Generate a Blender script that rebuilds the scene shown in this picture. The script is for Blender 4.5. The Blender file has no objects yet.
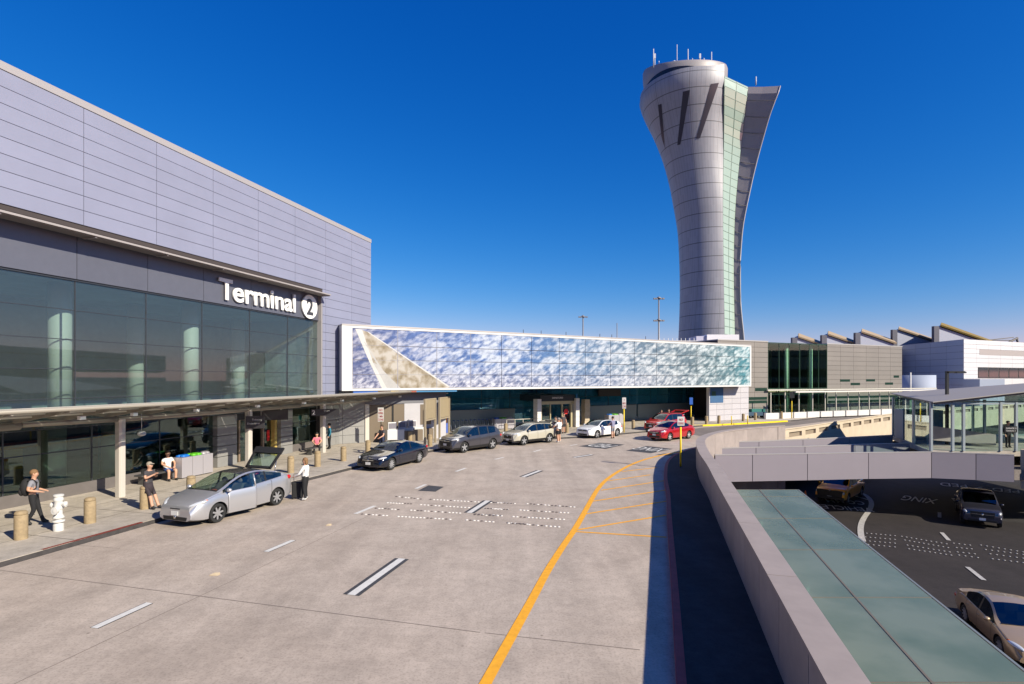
import bpy, bmesh, math, random
from mathutils import Vector, Matrix
random.seed(7)
R=math.radians
sc=bpy.context.scene
COL=sc.collection
# ------------------------------------------------------------ camera model of the photograph
F=541.0; CX=512.0; HY=379.0; H=4.9
def G(px,py,z=0.0):
    d=F*(H-z)/(py-HY)
    return Vector(((px-CX)/F*d,d,z))
def K(px): return (px-CX)/F
TU=Vector((.2639,.9645,0)); TN=Vector((.9645,-.2639,0))
def T2(s,q,z): return TU*s+TN*q+Vector((0,0,z))
def sd(d,q): return (d+.2639*q)/.9645           # depth -> distance along the terminal
MU=Vector((.859,.512,0)); MN=Vector((.512,-.859,0)); P1=Vector((-12.09,38.5,0))
def MF(t,w,z): return P1+MU*t+MN*w+Vector((0,0,z))
BU=Vector((.918,.396,0)); BN=Vector((.396,-.918,0)); PB=Vector((32.,67.6,0))
def BF(t,w,z): return PB+BU*t+BN*w+Vector((0,0,z))
def W(x,y,z): return Vector((x,y,z))
# ------------------------------------------------------------ materials
MATS={}
def nt(name):
    m=bpy.data.materials.new(name); m.use_nodes=True
    t=m.node_tree; b=t.nodes['Principled BSDF']; return m,t,b
def mat(name,col,rough=.6,metal=0.,noise=0.,nscale=3.,bump=0.,island=0.,coat=0.,emit=None,spec=None,coord='Object'):
    if name in MATS: return MATS[name]
    m,t,b=nt(name); N=t.nodes; L=t.links
    b.inputs['Roughness'].default_value=rough; b.inputs['Metallic'].default_value=metal
    if coat: b.inputs['Coat Weight'].default_value=coat; b.inputs['Coat Roughness'].default_value=.05
    if spec is not None: b.inputs['Specular IOR Level'].default_value=spec
    c=(*col,1); b.inputs['Base Color'].default_value=c
    src=None
    if noise or bump:
        tc=N.new('ShaderNodeTexCoord'); nz=N.new('ShaderNodeTexNoise'); nz.inputs['Scale'].default_value=nscale
        nz.inputs['Detail'].default_value=6; nz.inputs['Roughness'].default_value=.65
        L.new(tc.outputs[coord],nz.inputs['Vector'])
        if bump:
            bp=N.new('ShaderNodeBump'); bp.inputs['Strength'].default_value=bump; bp.inputs['Distance'].default_value=.02
            L.new(nz.outputs['Fac'],bp.inputs['Height']); L.new(bp.outputs['Normal'],b.inputs['Normal'])
        if noise:
            mr=N.new('ShaderNodeMapRange'); mr.inputs['From Min'].default_value=.3; mr.inputs['From Max'].default_value=.7
            mr.inputs['To Min'].default_value=1-noise; mr.inputs['To Max'].default_value=1+noise
            L.new(nz.outputs['Fac'],mr.inputs['Value']); src=mr.outputs['Result']
    if island:
        g=N.new('ShaderNodeNewGeometry'); mr=N.new('ShaderNodeMapRange')
        mr.inputs['To Min'].default_value=1-island; mr.inputs['To Max'].default_value=1+island
        L.new(g.outputs['Random Per Island'],mr.inputs['Value'])
        if src:
            mm=N.new('ShaderNodeMath'); mm.operation='MULTIPLY'; L.new(src,mm.inputs[0]); L.new(mr.outputs['Result'],mm.inputs[1]); src=mm.outputs[0]
        else: src=mr.outputs['Result']
    if src:
        vm=N.new('ShaderNodeVectorMath'); vm.operation='SCALE'; vm.inputs[0].default_value=col
        L.new(src,vm.inputs['Scale']); L.new(vm.outputs[0],b.inputs['Base Color'])
    if emit: b.inputs['Emission Color'].default_value=(*emit[0],1); b.inputs['Emission Strength'].default_value=emit[1]
    MATS[name]=m; return m
def glassmat(name,tint,base=.22,rough=.0,gcol=(.85,.95,1.),haze_glow=0.,dcol=(.35,.38,.38)):
    if name in MATS: return MATS[name]
    m,t,b=nt(name); N=t.nodes; L=t.links; N.remove(b)
    gl=N.new('ShaderNodeBsdfGlossy'); gl.inputs['Roughness'].default_value=rough; gl.inputs['Color'].default_value=(*gcol,1)
    tr=N.new('ShaderNodeBsdfTransparent'); tr.inputs['Color'].default_value=(*tint,1)
    fr=N.new('ShaderNodeLayerWeight'); fr.inputs['Blend'].default_value=.5; pw=N.new('ShaderNodeMath'); pw.operation='POWER'; pw.inputs[1].default_value=4.5; L.new(fr.outputs['Facing'],pw.inputs[0])
    mr=N.new('ShaderNodeMapRange'); mr.inputs['To Min'].default_value=base; L.new(pw.outputs[0],mr.inputs['Value'])
    mx=N.new('ShaderNodeMixShader'); L.new(mr.outputs['Result'],mx.inputs[0]); L.new(tr.outputs[0],mx.inputs[1]); L.new(gl.outputs[0],mx.inputs[2])
    out=mx.outputs[0]
    if haze_glow:
        df=N.new('ShaderNodeBsdfDiffuse'); df.inputs['Color'].default_value=(*dcol,1); m2=N.new('ShaderNodeMixShader'); m2.inputs[0].default_value=haze_glow; L.new(out,m2.inputs[1]); L.new(df.outputs[0],m2.inputs[2]); out=m2.outputs[0]
    L.new(out,N['Material Output'].inputs['Surface']); MATS[name]=m; return m
def ground_mat(name,base,dark,light,scale=.12,speck=.25,stain=.5,rough=.85,streak=None):
    m,t,b=nt(name); N=t.nodes; L=t.links
    tc=N.new('ShaderNodeTexCoord')
    def noise(s,det=8,r=.6,vec=None,dist=0):
        n=N.new('ShaderNodeTexNoise'); n.inputs['Scale'].default_value=s; n.inputs['Detail'].default_value=det; n.inputs['Roughness'].default_value=r
        n.inputs['Distortion'].default_value=dist
        L.new(vec or tc.outputs['Object'],n.inputs['Vector']); return n.outputs['Fac']
    def ramp(f,a,bb,ca,cb):
        r=N.new('ShaderNodeValToRGB'); r.color_ramp.elements[0].position=a; r.color_ramp.elements[1].position=bb
        r.color_ramp.elements[0].color=(*ca,1); r.color_ramp.elements[1].color=(*cb,1); L.new(f,r.inputs[0]); return r.outputs[0]
    def mul(a,b2,f=1.,typ='MULTIPLY'):
        x=N.new('ShaderNodeMix'); x.data_type='RGBA'; x.blend_type=typ; x.inputs[0].default_value=f
        L.new(a,x.inputs[6]); L.new(b2,x.inputs[7]); return x.outputs[2]
    c=ramp(noise(scale,10,.62,dist=.6),.3,.7,dark,light)
    c=mul(c,ramp(noise(scale*9,8,.7),.35,.62,(1-stain*.35,)*3,(1.05,)*3))
    mp=N.new('ShaderNodeMapping'); mp.inputs['Rotation'].default_value=(0,0,R(streak if streak is not None else 15.3)); mp.inputs['Scale'].default_value=(.9,.07,1)
    L.new(tc.outputs['Object'],mp.inputs['Vector'])
    c=mul(c,ramp(noise(1.2,6,.6,mp.outputs[0]),.34,.64,(1-stain*.32,)*3,(1.04,)*3))
    c=mul(c,ramp(noise(22,3,.6),.3,.5,(1-speck*.8,)*3,(1,)*3)); c=mul(c,ramp(noise(5.5,6,.75),.38,.60,(1-speck*.45,)*3,(1.02,)*3))
    vo=N.new('ShaderNodeTexVoronoi'); vo.inputs['Scale'].default_value=1.5; vo.inputs['Randomness'].default_value=1
    L.new(tc.outputs['Object'],vo.inputs['Vector'])
    c=mul(c,ramp(vo.outputs['Distance'],.02,.055,(.45,.43,.42),(1,1,1)),.8)
    L.new(c,b.inputs['Base Color']); b.inputs['Roughness'].default_value=rough; b.inputs['Specular IOR Level'].default_value=.3
    bp=N.new('ShaderNodeBump'); bp.inputs['Strength'].default_value=.25; bp.inputs['Distance'].default_value=.01
    L.new(noise(60,3),bp.inputs['Height']); L.new(bp.outputs[0],b.inputs['Normal'])
    MATS[name]=m; return m
# ------------------------------------------------------------ mesh builder
class MB:
    def __init__(s): s.v=[]; s.f=[]; s.m=[]; s.sm=[]; s.st=[]
    def add(s,vs,fs,m=0,smooth=False):
        s.st.append((len(s.v),len(s.f))); o=len(s.v); s.v+= [Vector(v) for v in vs]
        for f in fs: s.f.append([o+i for i in f]); s.m.append(m); s.sm.append(smooth)
        return s
    def each(s,name,mats,parent=None,world=True,**kw):
        out=[]
        for i,(v0,f0) in enumerate(s.st):
            v1,f1=s.st[i+1] if i+1<len(s.st) else (len(s.v),len(s.f))
            q=MB(); q.v=s.v[v0:v1]; q.f=[[k-v0 for k in f] for f in s.f[f0:f1]]; q.m=s.m[f0:f1]; q.sm=s.sm[f0:f1]; out.append(q.build(name,mats,parent,world,**kw))
        return out
    def box(s,fr,a0,a1,b0,b1,z0,z1,m=0):
        if a0>a1:a0,a1=a1,a0
        if b0>b1:b0,b1=b1,b0
        if z0>z1:z0,z1=z1,z0
        vs=[fr(a,b,z) for z in (z0,z1) for b in (b0,b1) for a in (a0,a1)]
        return s.add(vs,[(0,2,3,1),(4,5,7,6),(0,1,5,4),(2,6,7,3),(0,4,6,2),(1,3,7,5)],m)
    def prism(s,poly,z0,z1,m=0):
        n=len(poly); vs=[Vector((p[0],p[1],z0)) for p in poly]+[Vector((p[0],p[1],z1)) for p in poly]
        return s.add(vs,[tuple(range(n))[::-1],tuple(range(n,2*n))]+[(i,(i+1)%n,n+(i+1)%n,n+i) for i in range(n)],m)
    def ext(s,poly,off,m=0):
        off=Vector(off); n=len(poly); vs=[Vector(p) for p in poly]+[Vector(p)+off for p in poly]
        return s.add(vs,[tuple(range(n))[::-1],tuple(range(n,2*n))]+[(i,(i+1)%n,n+(i+1)%n,n+i) for i in range(n)],m)
    def tube(s,pts,r,n=10,m=0,cap=True,r2=None):
        s.st.append((len(s.v),len(s.f))); pts=[Vector(p) for p in pts]; o=len(s.v); k=len(pts)
        for i,p in enumerate(pts):
            d=(pts[min(i+1,k-1)]-pts[max(i-1,0)]).normalized()
            a=d.cross(Vector((0,0,1)));  a=a if a.length>.05 else d.cross(Vector((1,0,0))); a.normalize(); b=d.cross(a)
            rr=r if r2 is None else r+(r2-r)*i/(k-1)
            for j in range(n):
                t=2*math.pi*j/n; s.v.append(p+(a*math.cos(t)+b*math.sin(t))*rr)
        for i in range(k-1):
            for j in range(n):
                s.f.append([o+i*n+j,o+i*n+(j+1)%n,o+(i+1)*n+(j+1)%n,o+(i+1)*n+j]); s.m.append(m); s.sm.append(True)
        if cap:
            s.f.append([o+j for j in range(n)][::-1]); s.m.append(m); s.sm.append(False)
            s.f.append([o+(k-1)*n+j for j in range(n)]); s.m.append(m); s.sm.append(False)
        return s
    def lathe(s,prof,c=(0,0,0),n=16,m=0,axis='z',smooth=True,cap=True):
        s.st.append((len(s.v),len(s.f))); c=Vector(c); o=len(s.v); k=len(prof)
        for (r,z) in prof:
            for j in range(n):
                t=2*math.pi*j/n; x,y=r*math.cos(t),r*math.sin(t)
                s.v.append(c+(Vector((x,y,z)) if axis=='z' else Vector((x,z,y)) if axis=='y' else Vector((z,x,y))))
        for i in range(k-1):
            for j in range(n): s.f.append([o+i*n+j,o+i*n+(j+1)%n,o+(i+1)*n+(j+1)%n,o+(i+1)*n+j]); s.m.append(m); s.sm.append(smooth)
        for rr in ((0,k-1) if cap else ()):
            if prof[rr][0]>1e-4: s.f.append([o+rr*n+j for j in range(n)]); s.m.append(m); s.sm.append(False)
        return s
    def ell(s,c,rx,ry,rz,n=12,k=8,m=0,M=None):
        vs=[];c=Vector(c)
        for i in range(k+1):
            a=math.pi*i/k
            for j in range(n):
                t=2*math.pi*j/n; v=Vector((rx*math.sin(a)*math.cos(t),ry*math.sin(a)*math.sin(t),rz*math.cos(a)))
                vs.append(c+(M@v if M else v))
        return s.add(vs,[(i*n+j,i*n+(j+1)%n,(i+1)*n+(j+1)%n,(i+1)*n+j) for i in range(k) for j in range(n)],m,True)
    def build(s,name,mats,parent=None,world=True,bevel=0,sharp=None):
        me=bpy.data.meshes.new(name)
        M=None
        if parent is not None and world: M=(Matrix.Translation(parent.location)@Matrix.Rotation(parent.rotation_euler.z,4,'Z')).inverted()
        me.from_pydata([tuple(M@v) if M else tuple(v) for v in s.v],[],s.f)
        for mt in (mats if isinstance(mats,(list,tuple)) else [mats]): me.materials.append(mt)
        me.polygons.foreach_set('material_index',s.m); me.polygons.foreach_set('use_smooth',s.sm)
        bm=bmesh.new(); bm.from_mesh(me); bmesh.ops.remove_doubles(bm,verts=bm.verts,dist=1e-5)
        bmesh.ops.recalc_face_normals(bm,faces=bm.faces); bm.to_mesh(me); bm.free(); me.update()
        if sharp: me.set_sharp_from_angle(angle=R(sharp))
        o=bpy.data.objects.new(name,me); COL.objects.link(o)
        if parent is not None: o.parent=parent
        if bevel:
            bv=o.modifiers.new('b','BEVEL'); bv.width=bevel; bv.segments=2; bv.limit_method='ANGLE'; bv.angle_limit=R(40)
        return o
def tag(o,label=None,cat=None,group=None,kind=None):
    if label: o['label']=label
    if cat: o['category']=cat
    if group: o['group']=group
    if kind: o['kind']=kind
    return o
def thing(name,label,cat,loc=(0,0,0),rz=0.,group=None):
    o=bpy.data.objects.new(name,None); COL.objects.link(o); o.location=loc; o.rotation_euler=(0,0,rz); o.empty_display_size=.2
    return tag(o,label,cat,group)
def copy_thing(o,loc,rz=None,label=None):
    c=o.copy(); COL.objects.link(c); c.location=loc
    if rz is not None: c.rotation_euler=(0,0,rz)
    if label: c['label']=label
    for a in list(o.children):
        b=a.copy(); COL.objects.link(b); b.parent=c
        for g in list(a.children):
            e=g.copy(); COL.objects.link(e); e.parent=b
    return c
def text(body,size,loc,r,u,material,name,parent=None,ext=.0,off=0.,align='LEFT',sx=1.,sp=1.):
    cu=bpy.data.curves.new('t','FONT'); cu.body=body; cu.size=size; cu.extrude=ext; cu.offset=off; cu.align_x=align; cu.space_character=sp
    ob=bpy.data.objects.new('t',cu); COL.objects.link(ob)
    dg=bpy.context.evaluated_depsgraph_get(); me=bpy.data.meshes.new_from_object(ob.evaluated_get(dg))
    bpy.data.objects.remove(ob); me.name=name
    r=Vector(r).normalized(); u=Vector(u).normalized(); n=r.cross(u)
    M=Matrix.Translation(Vector(loc))@Matrix(((r.x*sx,u.x,n.x,0),(r.y*sx,u.y,n.y,0),(r.z*sx,u.z,n.z,0),(0,0,0,1)))
    if parent is not None: M=(Matrix.Translation(parent.location)@Matrix.Rotation(parent.rotation_euler.z,4,'Z')).inverted()@M
    me.transform(M); me.materials.clear(); me.materials.append(material)
    o=bpy.data.objects.new(name,me); COL.objects.link(o)
    if parent is not None: o.parent=parent
    return o
def LO(a,b,z): return Vector((a,b,z))
# ------------------------------------------------------------ palette
lav=mat('lavender_metal',(.255,.268,.365),.5,.1,noise=.05,nscale=.5,island=.03)
lavcap=mat('cap_metal',(.40,.375,.37),.45,.2)
joint=mat('dark_joint',(.05,.04,.04),.8)
spand=mat('spandrel_metal',(.135,.14,.175),.4,.3,noise=.04,island=.03)
louv=mat('louver_metal',(.42,.38,.36),.5,.3)
mull=mat('mullion_dark',(.05,.055,.065),.4,.3)
frost=mat('interior_column_paint',(.60,.60,.54),.6)
intd=mat('interior_dark',(.20,.25,.24),.8,noise=.4,nscale=.4)
intf=mat('interior_floor',(.10,.10,.095),.5)
steel=mat('canopy_steel',(.31,.28,.235),.5,.1)
steel2=mat('canopy_steel_pale',(.60,.56,.50),.4,.2)
gpanel=mat('grey_clad_panel',(.27,.265,.26),.5,.15,noise=.05,island=.04)
t1panel=mat('terminal_one_panel',(.235,.21,.19),.5,.15,noise=.05,nscale=.4,island=.03)
whitep=mat('white_paint',(.64,.62,.60),.5,noise=.03)
cream=mat('cream_concrete',(.53,.44,.33),.8,noise=.10,nscale=.8,bump=.1)
concp=mat('parapet_panel',(.34,.285,.265),.6,.0,noise=.14,nscale=1.3,island=.07,bump=.05)
conccap=mat('parapet_cap',(.345,.285,.255),.6,.0,noise=.11,nscale=1.1,island=.02)
bridgep=mat('bridge_panel',(.285,.255,.29),.45,.2,noise=.03,nscale=.6)
boll=mat('bollard_concrete',(.30,.225,.13),.85,noise=.22,nscale=9,bump=.3)
black=mat('black_paint',(.015,.015,.017),.4)
yellow=mat('yellow_paint',(.85,.60,.01),.5)
redp=mat('red_kerb_paint',(.20,.035,.025),.7,noise=.2,nscale=6)
red_sh=mat('red_kerb_paint_worn',(.36,.05,.05),.7,noise=.2,nscale=5)
ypaint=mat('yellow_road_paint',(.82,.38,.02),.7,noise=.12,nscale=7)
wpaint=mat('white_road_paint',(.64,.62,.58),.7,noise=.1,nscale=8)
bpaint=mat('black_road_paint',(.05,.05,.055),.8,noise=.3,nscale=8)
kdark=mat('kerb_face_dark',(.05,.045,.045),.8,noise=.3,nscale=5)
tan=mat('tan_board',(.30,.24,.15),.6,noise=.05)
road_m=ground_mat('road_concrete',0,(.44,.358,.291),(.53,.45,.378),scale=.10,stain=.42)
walk_m=ground_mat('pavement_concrete',0,(.44,.385,.32),(.54,.48,.41),scale=.3,speck=.15,stain=.5,streak=-74)
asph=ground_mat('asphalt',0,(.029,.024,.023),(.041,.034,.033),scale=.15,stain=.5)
asph2=ground_mat('asphalt_shadow',0,(.035,.032,.032),(.048,.044,.044),scale=.2,stain=.4)
asph3=ground_mat('asphalt_grey',0,(.20,.17,.155),(.25,.215,.195),scale=.2,stain=.5)
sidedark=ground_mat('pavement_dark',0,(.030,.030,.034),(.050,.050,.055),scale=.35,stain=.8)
gl_up=glassmat('curtain_glass',(.78,.86,.85),.09,.02,(.66,.76,.80),.05)
gl_lo=glassmat('shopfront_glass',(.62,.72,.68),.10,.01,(.8,.95,.9))
gl_blue=glassmat('blue_glass',(.50,.84,.95),.14,.02,(.5,.9,1.),.35,(.03,.22,.36))  # teal diffuse share painted in for the reflected glow under the mural
gl_green=glassmat('green_glass',(.80,.93,.85),.05,.02,(.75,1.,.85))
gl_clear=glassmat('clear_glass',(.90,.97,.96),.05,.0,(.9,1,.98))
gl_car=glassmat('car_glass',(.16,.20,.20),.12,.02)
gl_carc=glassmat('car_glass_clear',(.62,.74,.66),.12,.02)
SUN=4.9; SKY=.10; SKYD=.2; EXPO=.55; SAT=1.35; SKG=(1.6,1.0,.68); SKK=(1.85,.71,.76); SPLITN={'side_window','front_door','rear_door','wheel_arch','open_door_window','door_pier','sliding_door','door_frame','coping','wing_joint','rail','gas_strut','reveal','brown_door','roof_lamp','vestibule_pier','ground_floor_panel','wheel','steel_frame','painted_soffit','hanger','lower_cladding','mirror'}
# ============================================================ SETTING
wall_line=[(-.83-2.75*2,-30),( -.83,-10.),(1.92,0),(3.63,6.2),(5.15,11.73),(6.95,18.4),(8.0,22.1),(8.75,25.2),(9.45,27.6),(10.05,29.6),(10.9,31.9),(12.2,34.3),(13.9,36.5),(15.7,38.2),(17.6,39.6),(20.7,41.3),(25.5,45.6),(31,50.6),(37,55.8),(43,60.8),(60,73),(90,92)]
wall_line=[Vector((x,y,0)) for x,y in wall_line]
def offs(line,d):
    out=[]
    for i,p in enumerate(line):
        t=(line[min(i+1,len(line)-1)]-line[max(i-1,0)]).normalized(); n=Vector((t.y,-t.x,0)); out.append(p+n*d)
    return out
def resample(line,step):
    out=[line[0].copy()]; acc=0; 
    for a,b in zip(line,line[1:]):
        L=(b-a).length; pos=step-acc
        while pos<=L: out.append(a+(b-a)*pos/L); pos+=step
        acc=(acc+L)%step if True else 0
    return out
def strip(mb,line,w0,w1,z,m=0,z0=None):
    A=offs(line,w0);B=offs(line,w1)
    for i in range(len(line)-1):
        q=[A[i],A[i+1],B[i+1],B[i]]
        if z0 is None: mb.add([(p.x,p.y,z) for p in q],[(0,1,2,3)],m)
        else: mb.prism([(p.x,p.y) for p in q],z0,z,m)
def smooth(line,it=2):
    for _ in range(it):
        o=[line[0]]
        for a,b in zip(line,line[1:]): o+= [a*.75+b*.25,a*.25+b*.75]
        o.append(line[-1]); line=o
    return line
wl=smooth(wall_line,2)
# lower ground out to the horizon
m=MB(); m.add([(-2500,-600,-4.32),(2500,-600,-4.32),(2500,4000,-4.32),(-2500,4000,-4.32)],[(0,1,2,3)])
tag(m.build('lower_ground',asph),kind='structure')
# upper deck
m=MB(); ring=[(-90,-30)]+[(p.x,p.y) for p in offs(wl,.3)]+[(90,230),(-90,230)]
m.prism(ring,-.9,0); tag(m.build('departures_road',[road_m]),kind='structure')
# dark strip of asphalt on the far road
m=MB(); far=[G(700,428.5,0),G(735,426.6,0),G(787,421.6,0),G(840,415.6,0),G(893,411.9,0),G(893,414.6,0),G(840,419.5,0),G(790,424.2),G(750,426.9)]
m.add([(p.x,p.y,.004) for p in [G(676,432.2),G(700,427.8),G(735,425.4),G(787,422.0),G(845,414.8),G(893,411.6),G(893,414.3),G(845,419.),G(790,425.8),G(752,427.6),G(720,431.5),G(700,436)]],[tuple(range(12))])
tag(m.build('far_road_asphalt',asph3),kind='structure')
# left pavement
kl=[T2(sd(-12,-16.55),-16.55,0)]+[T2(sd(d,-16.55),-16.55,0) for d in (0,10,15,18,22,25)]+[G(314,476.3,.15),G(352.6,466.6,.15),G(392,457.5,.15),G(430,450,.15),G(462,444.6,.15),G(498.4,440.4,.15),G(540,438.4,.15),G(590,435.4,.15),G(637,431.6,.15),G(666,428.4,.15),G(694.5,425.2,.15),G(740,423.2,.15),G(787.5,420.6,.15),G(818,417,.15),G(845,413.5,.15),G(870,412.0,.15),G(892.6,410.9,.15),Vector((72,92,.15))]
kl=[Vector((p.x,p.y,0)) for p in kl]; kl=smooth(kl,1)
m=MB(); poly=[(p.x,p.y) for p in offs(kl,-.16)]+[(72,110),(40,95),(-12,75),(-40,60),(-60,-20)]
m.prism(poly,0,.15); tag(m.build('terminal_pavement',walk_m),kind='structure')
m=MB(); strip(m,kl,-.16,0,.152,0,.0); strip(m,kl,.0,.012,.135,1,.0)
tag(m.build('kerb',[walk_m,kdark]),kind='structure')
# painted parts of the kerb
m=MB(); rk=[T2(sd(d,-16.55),-16.55,0) for d in (15.05,16,17,17.95)]; strip(m,rk,-.10,.0,.156,0,.10)
tag(m.build('red_kerb_section',redp),kind='structure')
m=MB(); yk=[G(x,y,.15) for x,y in ((694.5,425.2),(717,424.4),(740,423.2),(764,422),(787.5,420.6))]; yk=[Vector((p.x,p.y,0)) for p in yk]
strip(m,yk,-.3,.03,.157,0,.02)
q=[G(700,427.2),G(716,425.6),G(725,425.4),G(712,427.6)]
tag(m.build('yellow_kerb_section',yellow),kind='structure')
# pavement joints
m=MB()
for i in range(-2,13):
    a=i*3.05+12; m.box(T2,a,a+.018,-23,-16.72,.1525,.154)
for q_ in (-18.4,-20.5): m.box(T2,-5,40,q_,q_+.015,.1525,.154)
tag(m.build('pavement_joints',joint),kind='structure')
# right pavement by the parapet with the red kerb
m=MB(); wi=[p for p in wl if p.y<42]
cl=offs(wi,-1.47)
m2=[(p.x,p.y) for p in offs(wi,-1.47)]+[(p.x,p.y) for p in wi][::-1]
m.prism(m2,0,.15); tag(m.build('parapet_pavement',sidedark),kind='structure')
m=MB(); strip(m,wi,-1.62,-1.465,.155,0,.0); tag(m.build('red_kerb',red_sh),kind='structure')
# slab joints in the road
m=MB()
def jl(px,py,qx,qy,w=.02):
    a=G(px,py);b=G(qx,qy);a.z=b.z=.004;n=(b-a).normalized().cross(Vector((0,0,1)))*w/2; m.add([a-n,b-n,b+n,a+n],[(0,1,2,3)])
jl(-60,562.5,480,632.5); jl(14.4,684,252,571.5,.018); jl(252,571.5,400,501,.015); jl(-400,570,-60,562); 
jl(20,541,120,548.5,.012); jl(485,633,640,650,.018); 
for k in range(6):
    y0=[502,470,452.5,444][k%4] if k<4 else 0
    if y0: jl(150 if k==0 else 300,y0-6+k*0,690,y0+8-k*1.5,.012)
jl(604,460,640,465.5,.05)
tag(m.build('road_joints',mat('road_joint_line',(.17,.14,.125),.9)),kind='structure')
# markings
def quad(m,pts,z=.006,mi=0,zz=0.): m.add([Vector((p.x,p.y,z)) for p in [G(x,y,zz) for x,y in pts]],[(0,1,2,3)],mi)
mw=MB();mbk=MB()
def dash(x0,y0,x1,y1,w=.15,blk=0.,zz=0.):
    a=G(x0,y0,zz);b=G(x1,y1,zz); t=(b-a).normalized(); n=Vector((t.y,-t.x,0)); z=zz+.009
    for m_,w0,w1,zq in ((mw,-w/2,w/2,z),)+(((mbk,-w/2-blk,w/2+blk,z-.003),) if blk else ()):
        v=[a+n*w0,b+n*w0,b+n*w1,a+n*w1]; m_.add([Vector((p.x,p.y,zq)) for p in v],[(0,1,2,3)])
dash(94,628.3,149.5,603.1,.17,.025); dash(266,551.9,293.2,540.4,.17,.02); dash(351,595.2,402,558.8,.20,.11)
dash(355.4,514,375,506,.17); dash(469,513,488,500.8,.20,.11); dash(416,488.8,425.7,484.6,.17)
dash(456,471.6,465.7,468.2,.17); dash(495,459.5,503.8,457.4,.17); dash(523,477,540,470.6,.2,.12); dash(533.5,451.8,541.4,449.7,.17)
dash(570,445.6,577,444.5,.17); dash(574,457.5,592,454.7,.2,.12)
quad(mbk,[(418,490.8),(428.5,485.4),(443.9,486.9),(435.5,491.8)],.006)
for P in ([(578.4,446.3),(599.5,442.8),(624.9,444.6),(605.6,449)],[(625.8,450.7),(646,446),(673,449),(651,453.3)]): quad(mbk,P,.006)
quad(mbk,[(655,455),(664,453.6),(690,454.2),(678,456.2)],.006)
tag(mw.build('lane_markings',wpaint),kind='structure'); tag(mbk.build('black_marking_patches',bpaint),kind='structure')
def roadtext(s,px,py,size,zz,r,name,sx=1.,col=wpaint,off=.02,up=None):
    p=G(px,py,zz); r=Vector((r[0],r[1],0)).normalized(); u=Vector((-r.y,r.x,0)); p=p-u*size*.36; off=off*size*.25
    o=text(s,size,(p.x,p.y,zz+.012),r,u,col,name,None,0,off,'CENTER',sx); tag(o,kind='structure'); return o
roadtext('PED',601.5,445.7,2.5,0,(-.71,.70),'pavement_lettering',.42); roadtext('XING',649.5,449.3,2.3,0,(-.71,.70),'pavement_lettering',.38)
# yellow line and hatching
m=MB(); yl=[(470,712),(488,679),(532,600),(547.2,571),(563.6,545.3),(575.3,529),(587,507.9),(598.7,486.8),(610.4,476.3),(629,465.3),(647.8,458.3),(675.9,452.2),(700,449.3)]
yl=[G(x,y) for x,y in yl]; yl=[G(440,770)]+yl
yl=smooth(yl,2); strip(m,yl,-.10,.10,.008)
def z4(x,y): return (470+x/4.274,440+y/4.274)
for a,b in (((450,392),(840,416)),((450,386),(835,322)),((485,318),(838,262)),((525,262),(838,214)),((560,215),(838,173)),((590,175),(770,149)),((650,135),(800,118))):
    A=G(*z4(*a));B=G(*z4(*b)); strip(m,[A,B],-.055,.055,.006)
tag(m.build('yellow_lane_line',ypaint),kind='structure')
# raised dots
dot=MB(); dot.lathe([(.0,.022),(.03,.02),(.05,.008),(.055,0)],n=8)
dotm=mat('ceramic_marker',(.72,.68,.62),.4); dotb=mat('ceramic_marker_stained',(.10,.08,.07),.5)
def z3(x,y): return (330+x/5.12,440+y/5.12)
rows=[(z3,(340,290),(465,303),9),(z3,(515,305),(760,318),15),(z3,(835,320),(945,326),7),(z3,(295,322),(415,328),9),(z3,(465,332),(710,347),14),(z3,(790,350),(910,356),7),
(z3,(235,350),(350,357),8),(z3,(415,360),(665,375),15),(z3,(745,380),(875,387),8),(z3,(165,380),(290,388),8),(z3,(350,392),(615,407),15),(z3,(700,410),(835,420),8),(z3,(910,425),(1010,432),6),
(z4,(90,268),(190,272),8),(z4,(245,273),(445,287),14),(z4,(65,293),(160,298),8),(z4,(215,300),(418,312),14),(z4,(20,320),(135,325),8),(z4,(185,328),(400,340),14),(z4,(165,356),(380,372),13)]
first=None; rd=random.Random(3)
mk=[None,None]
def marker(p,dark):
    global mk
    i=1 if dark else 0
    if mk[i] is None:
        o=dot.build('raised_marker',dotb if dark else dotm,None); mk[i]=o
    else: o=mk[i].copy(); COL.objects.link(o)
    o.location=p; tag(o,'small round stained raised marker in the rumble rows across the upper road' if dark else 'small round white raised marker in the rumble rows across the upper road','road marker','raised dots across the upper road'); return o
for f,a,b,n in rows:
    A=G(*f(*a));B=G(*f(*b))
    for i in range(n):
        p=A.lerp(B,i/(n-1)); p.z=.002; marker(p,rd.random()<.38)
# lower road
m=MB()
def lz(x,y): return (804+x/3.195,470+y/3.195)
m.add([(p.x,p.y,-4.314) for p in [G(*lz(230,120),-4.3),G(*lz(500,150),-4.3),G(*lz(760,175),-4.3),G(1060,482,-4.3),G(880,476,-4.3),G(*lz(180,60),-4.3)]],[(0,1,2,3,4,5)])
tag(m.build('lower_road_shadow_patch',asph2),kind='structure')  # patch painted over the outline where the bridge's shadow falls
mw=MB(); mbk=MB()
for a,b in (((433,135),(433,152)),((440,200),(463,225)),((522,310),(575,352)),((475,90),(490,105)),((540,60),(568,55))):
    dash(*lz(*a),*lz(*b),.2,0,-4.3)
cur=[G(*lz(x,y),-4.3) for x,y in ((150,66),(190,75),(211,92),(217,108),(210,128),(193,150),(182,172),(180,200),(188,228))]
cur=[Vector((p.x,p.y,0)) for p in smooth(cur,2)]; strip(mw,cur,-.16,.16,-4.292)
A=G(*lz(165,84),-4.3);B=G(*lz(208,96),-4.3); strip(mw,[A,B],-.1,.1,-4.292)
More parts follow.
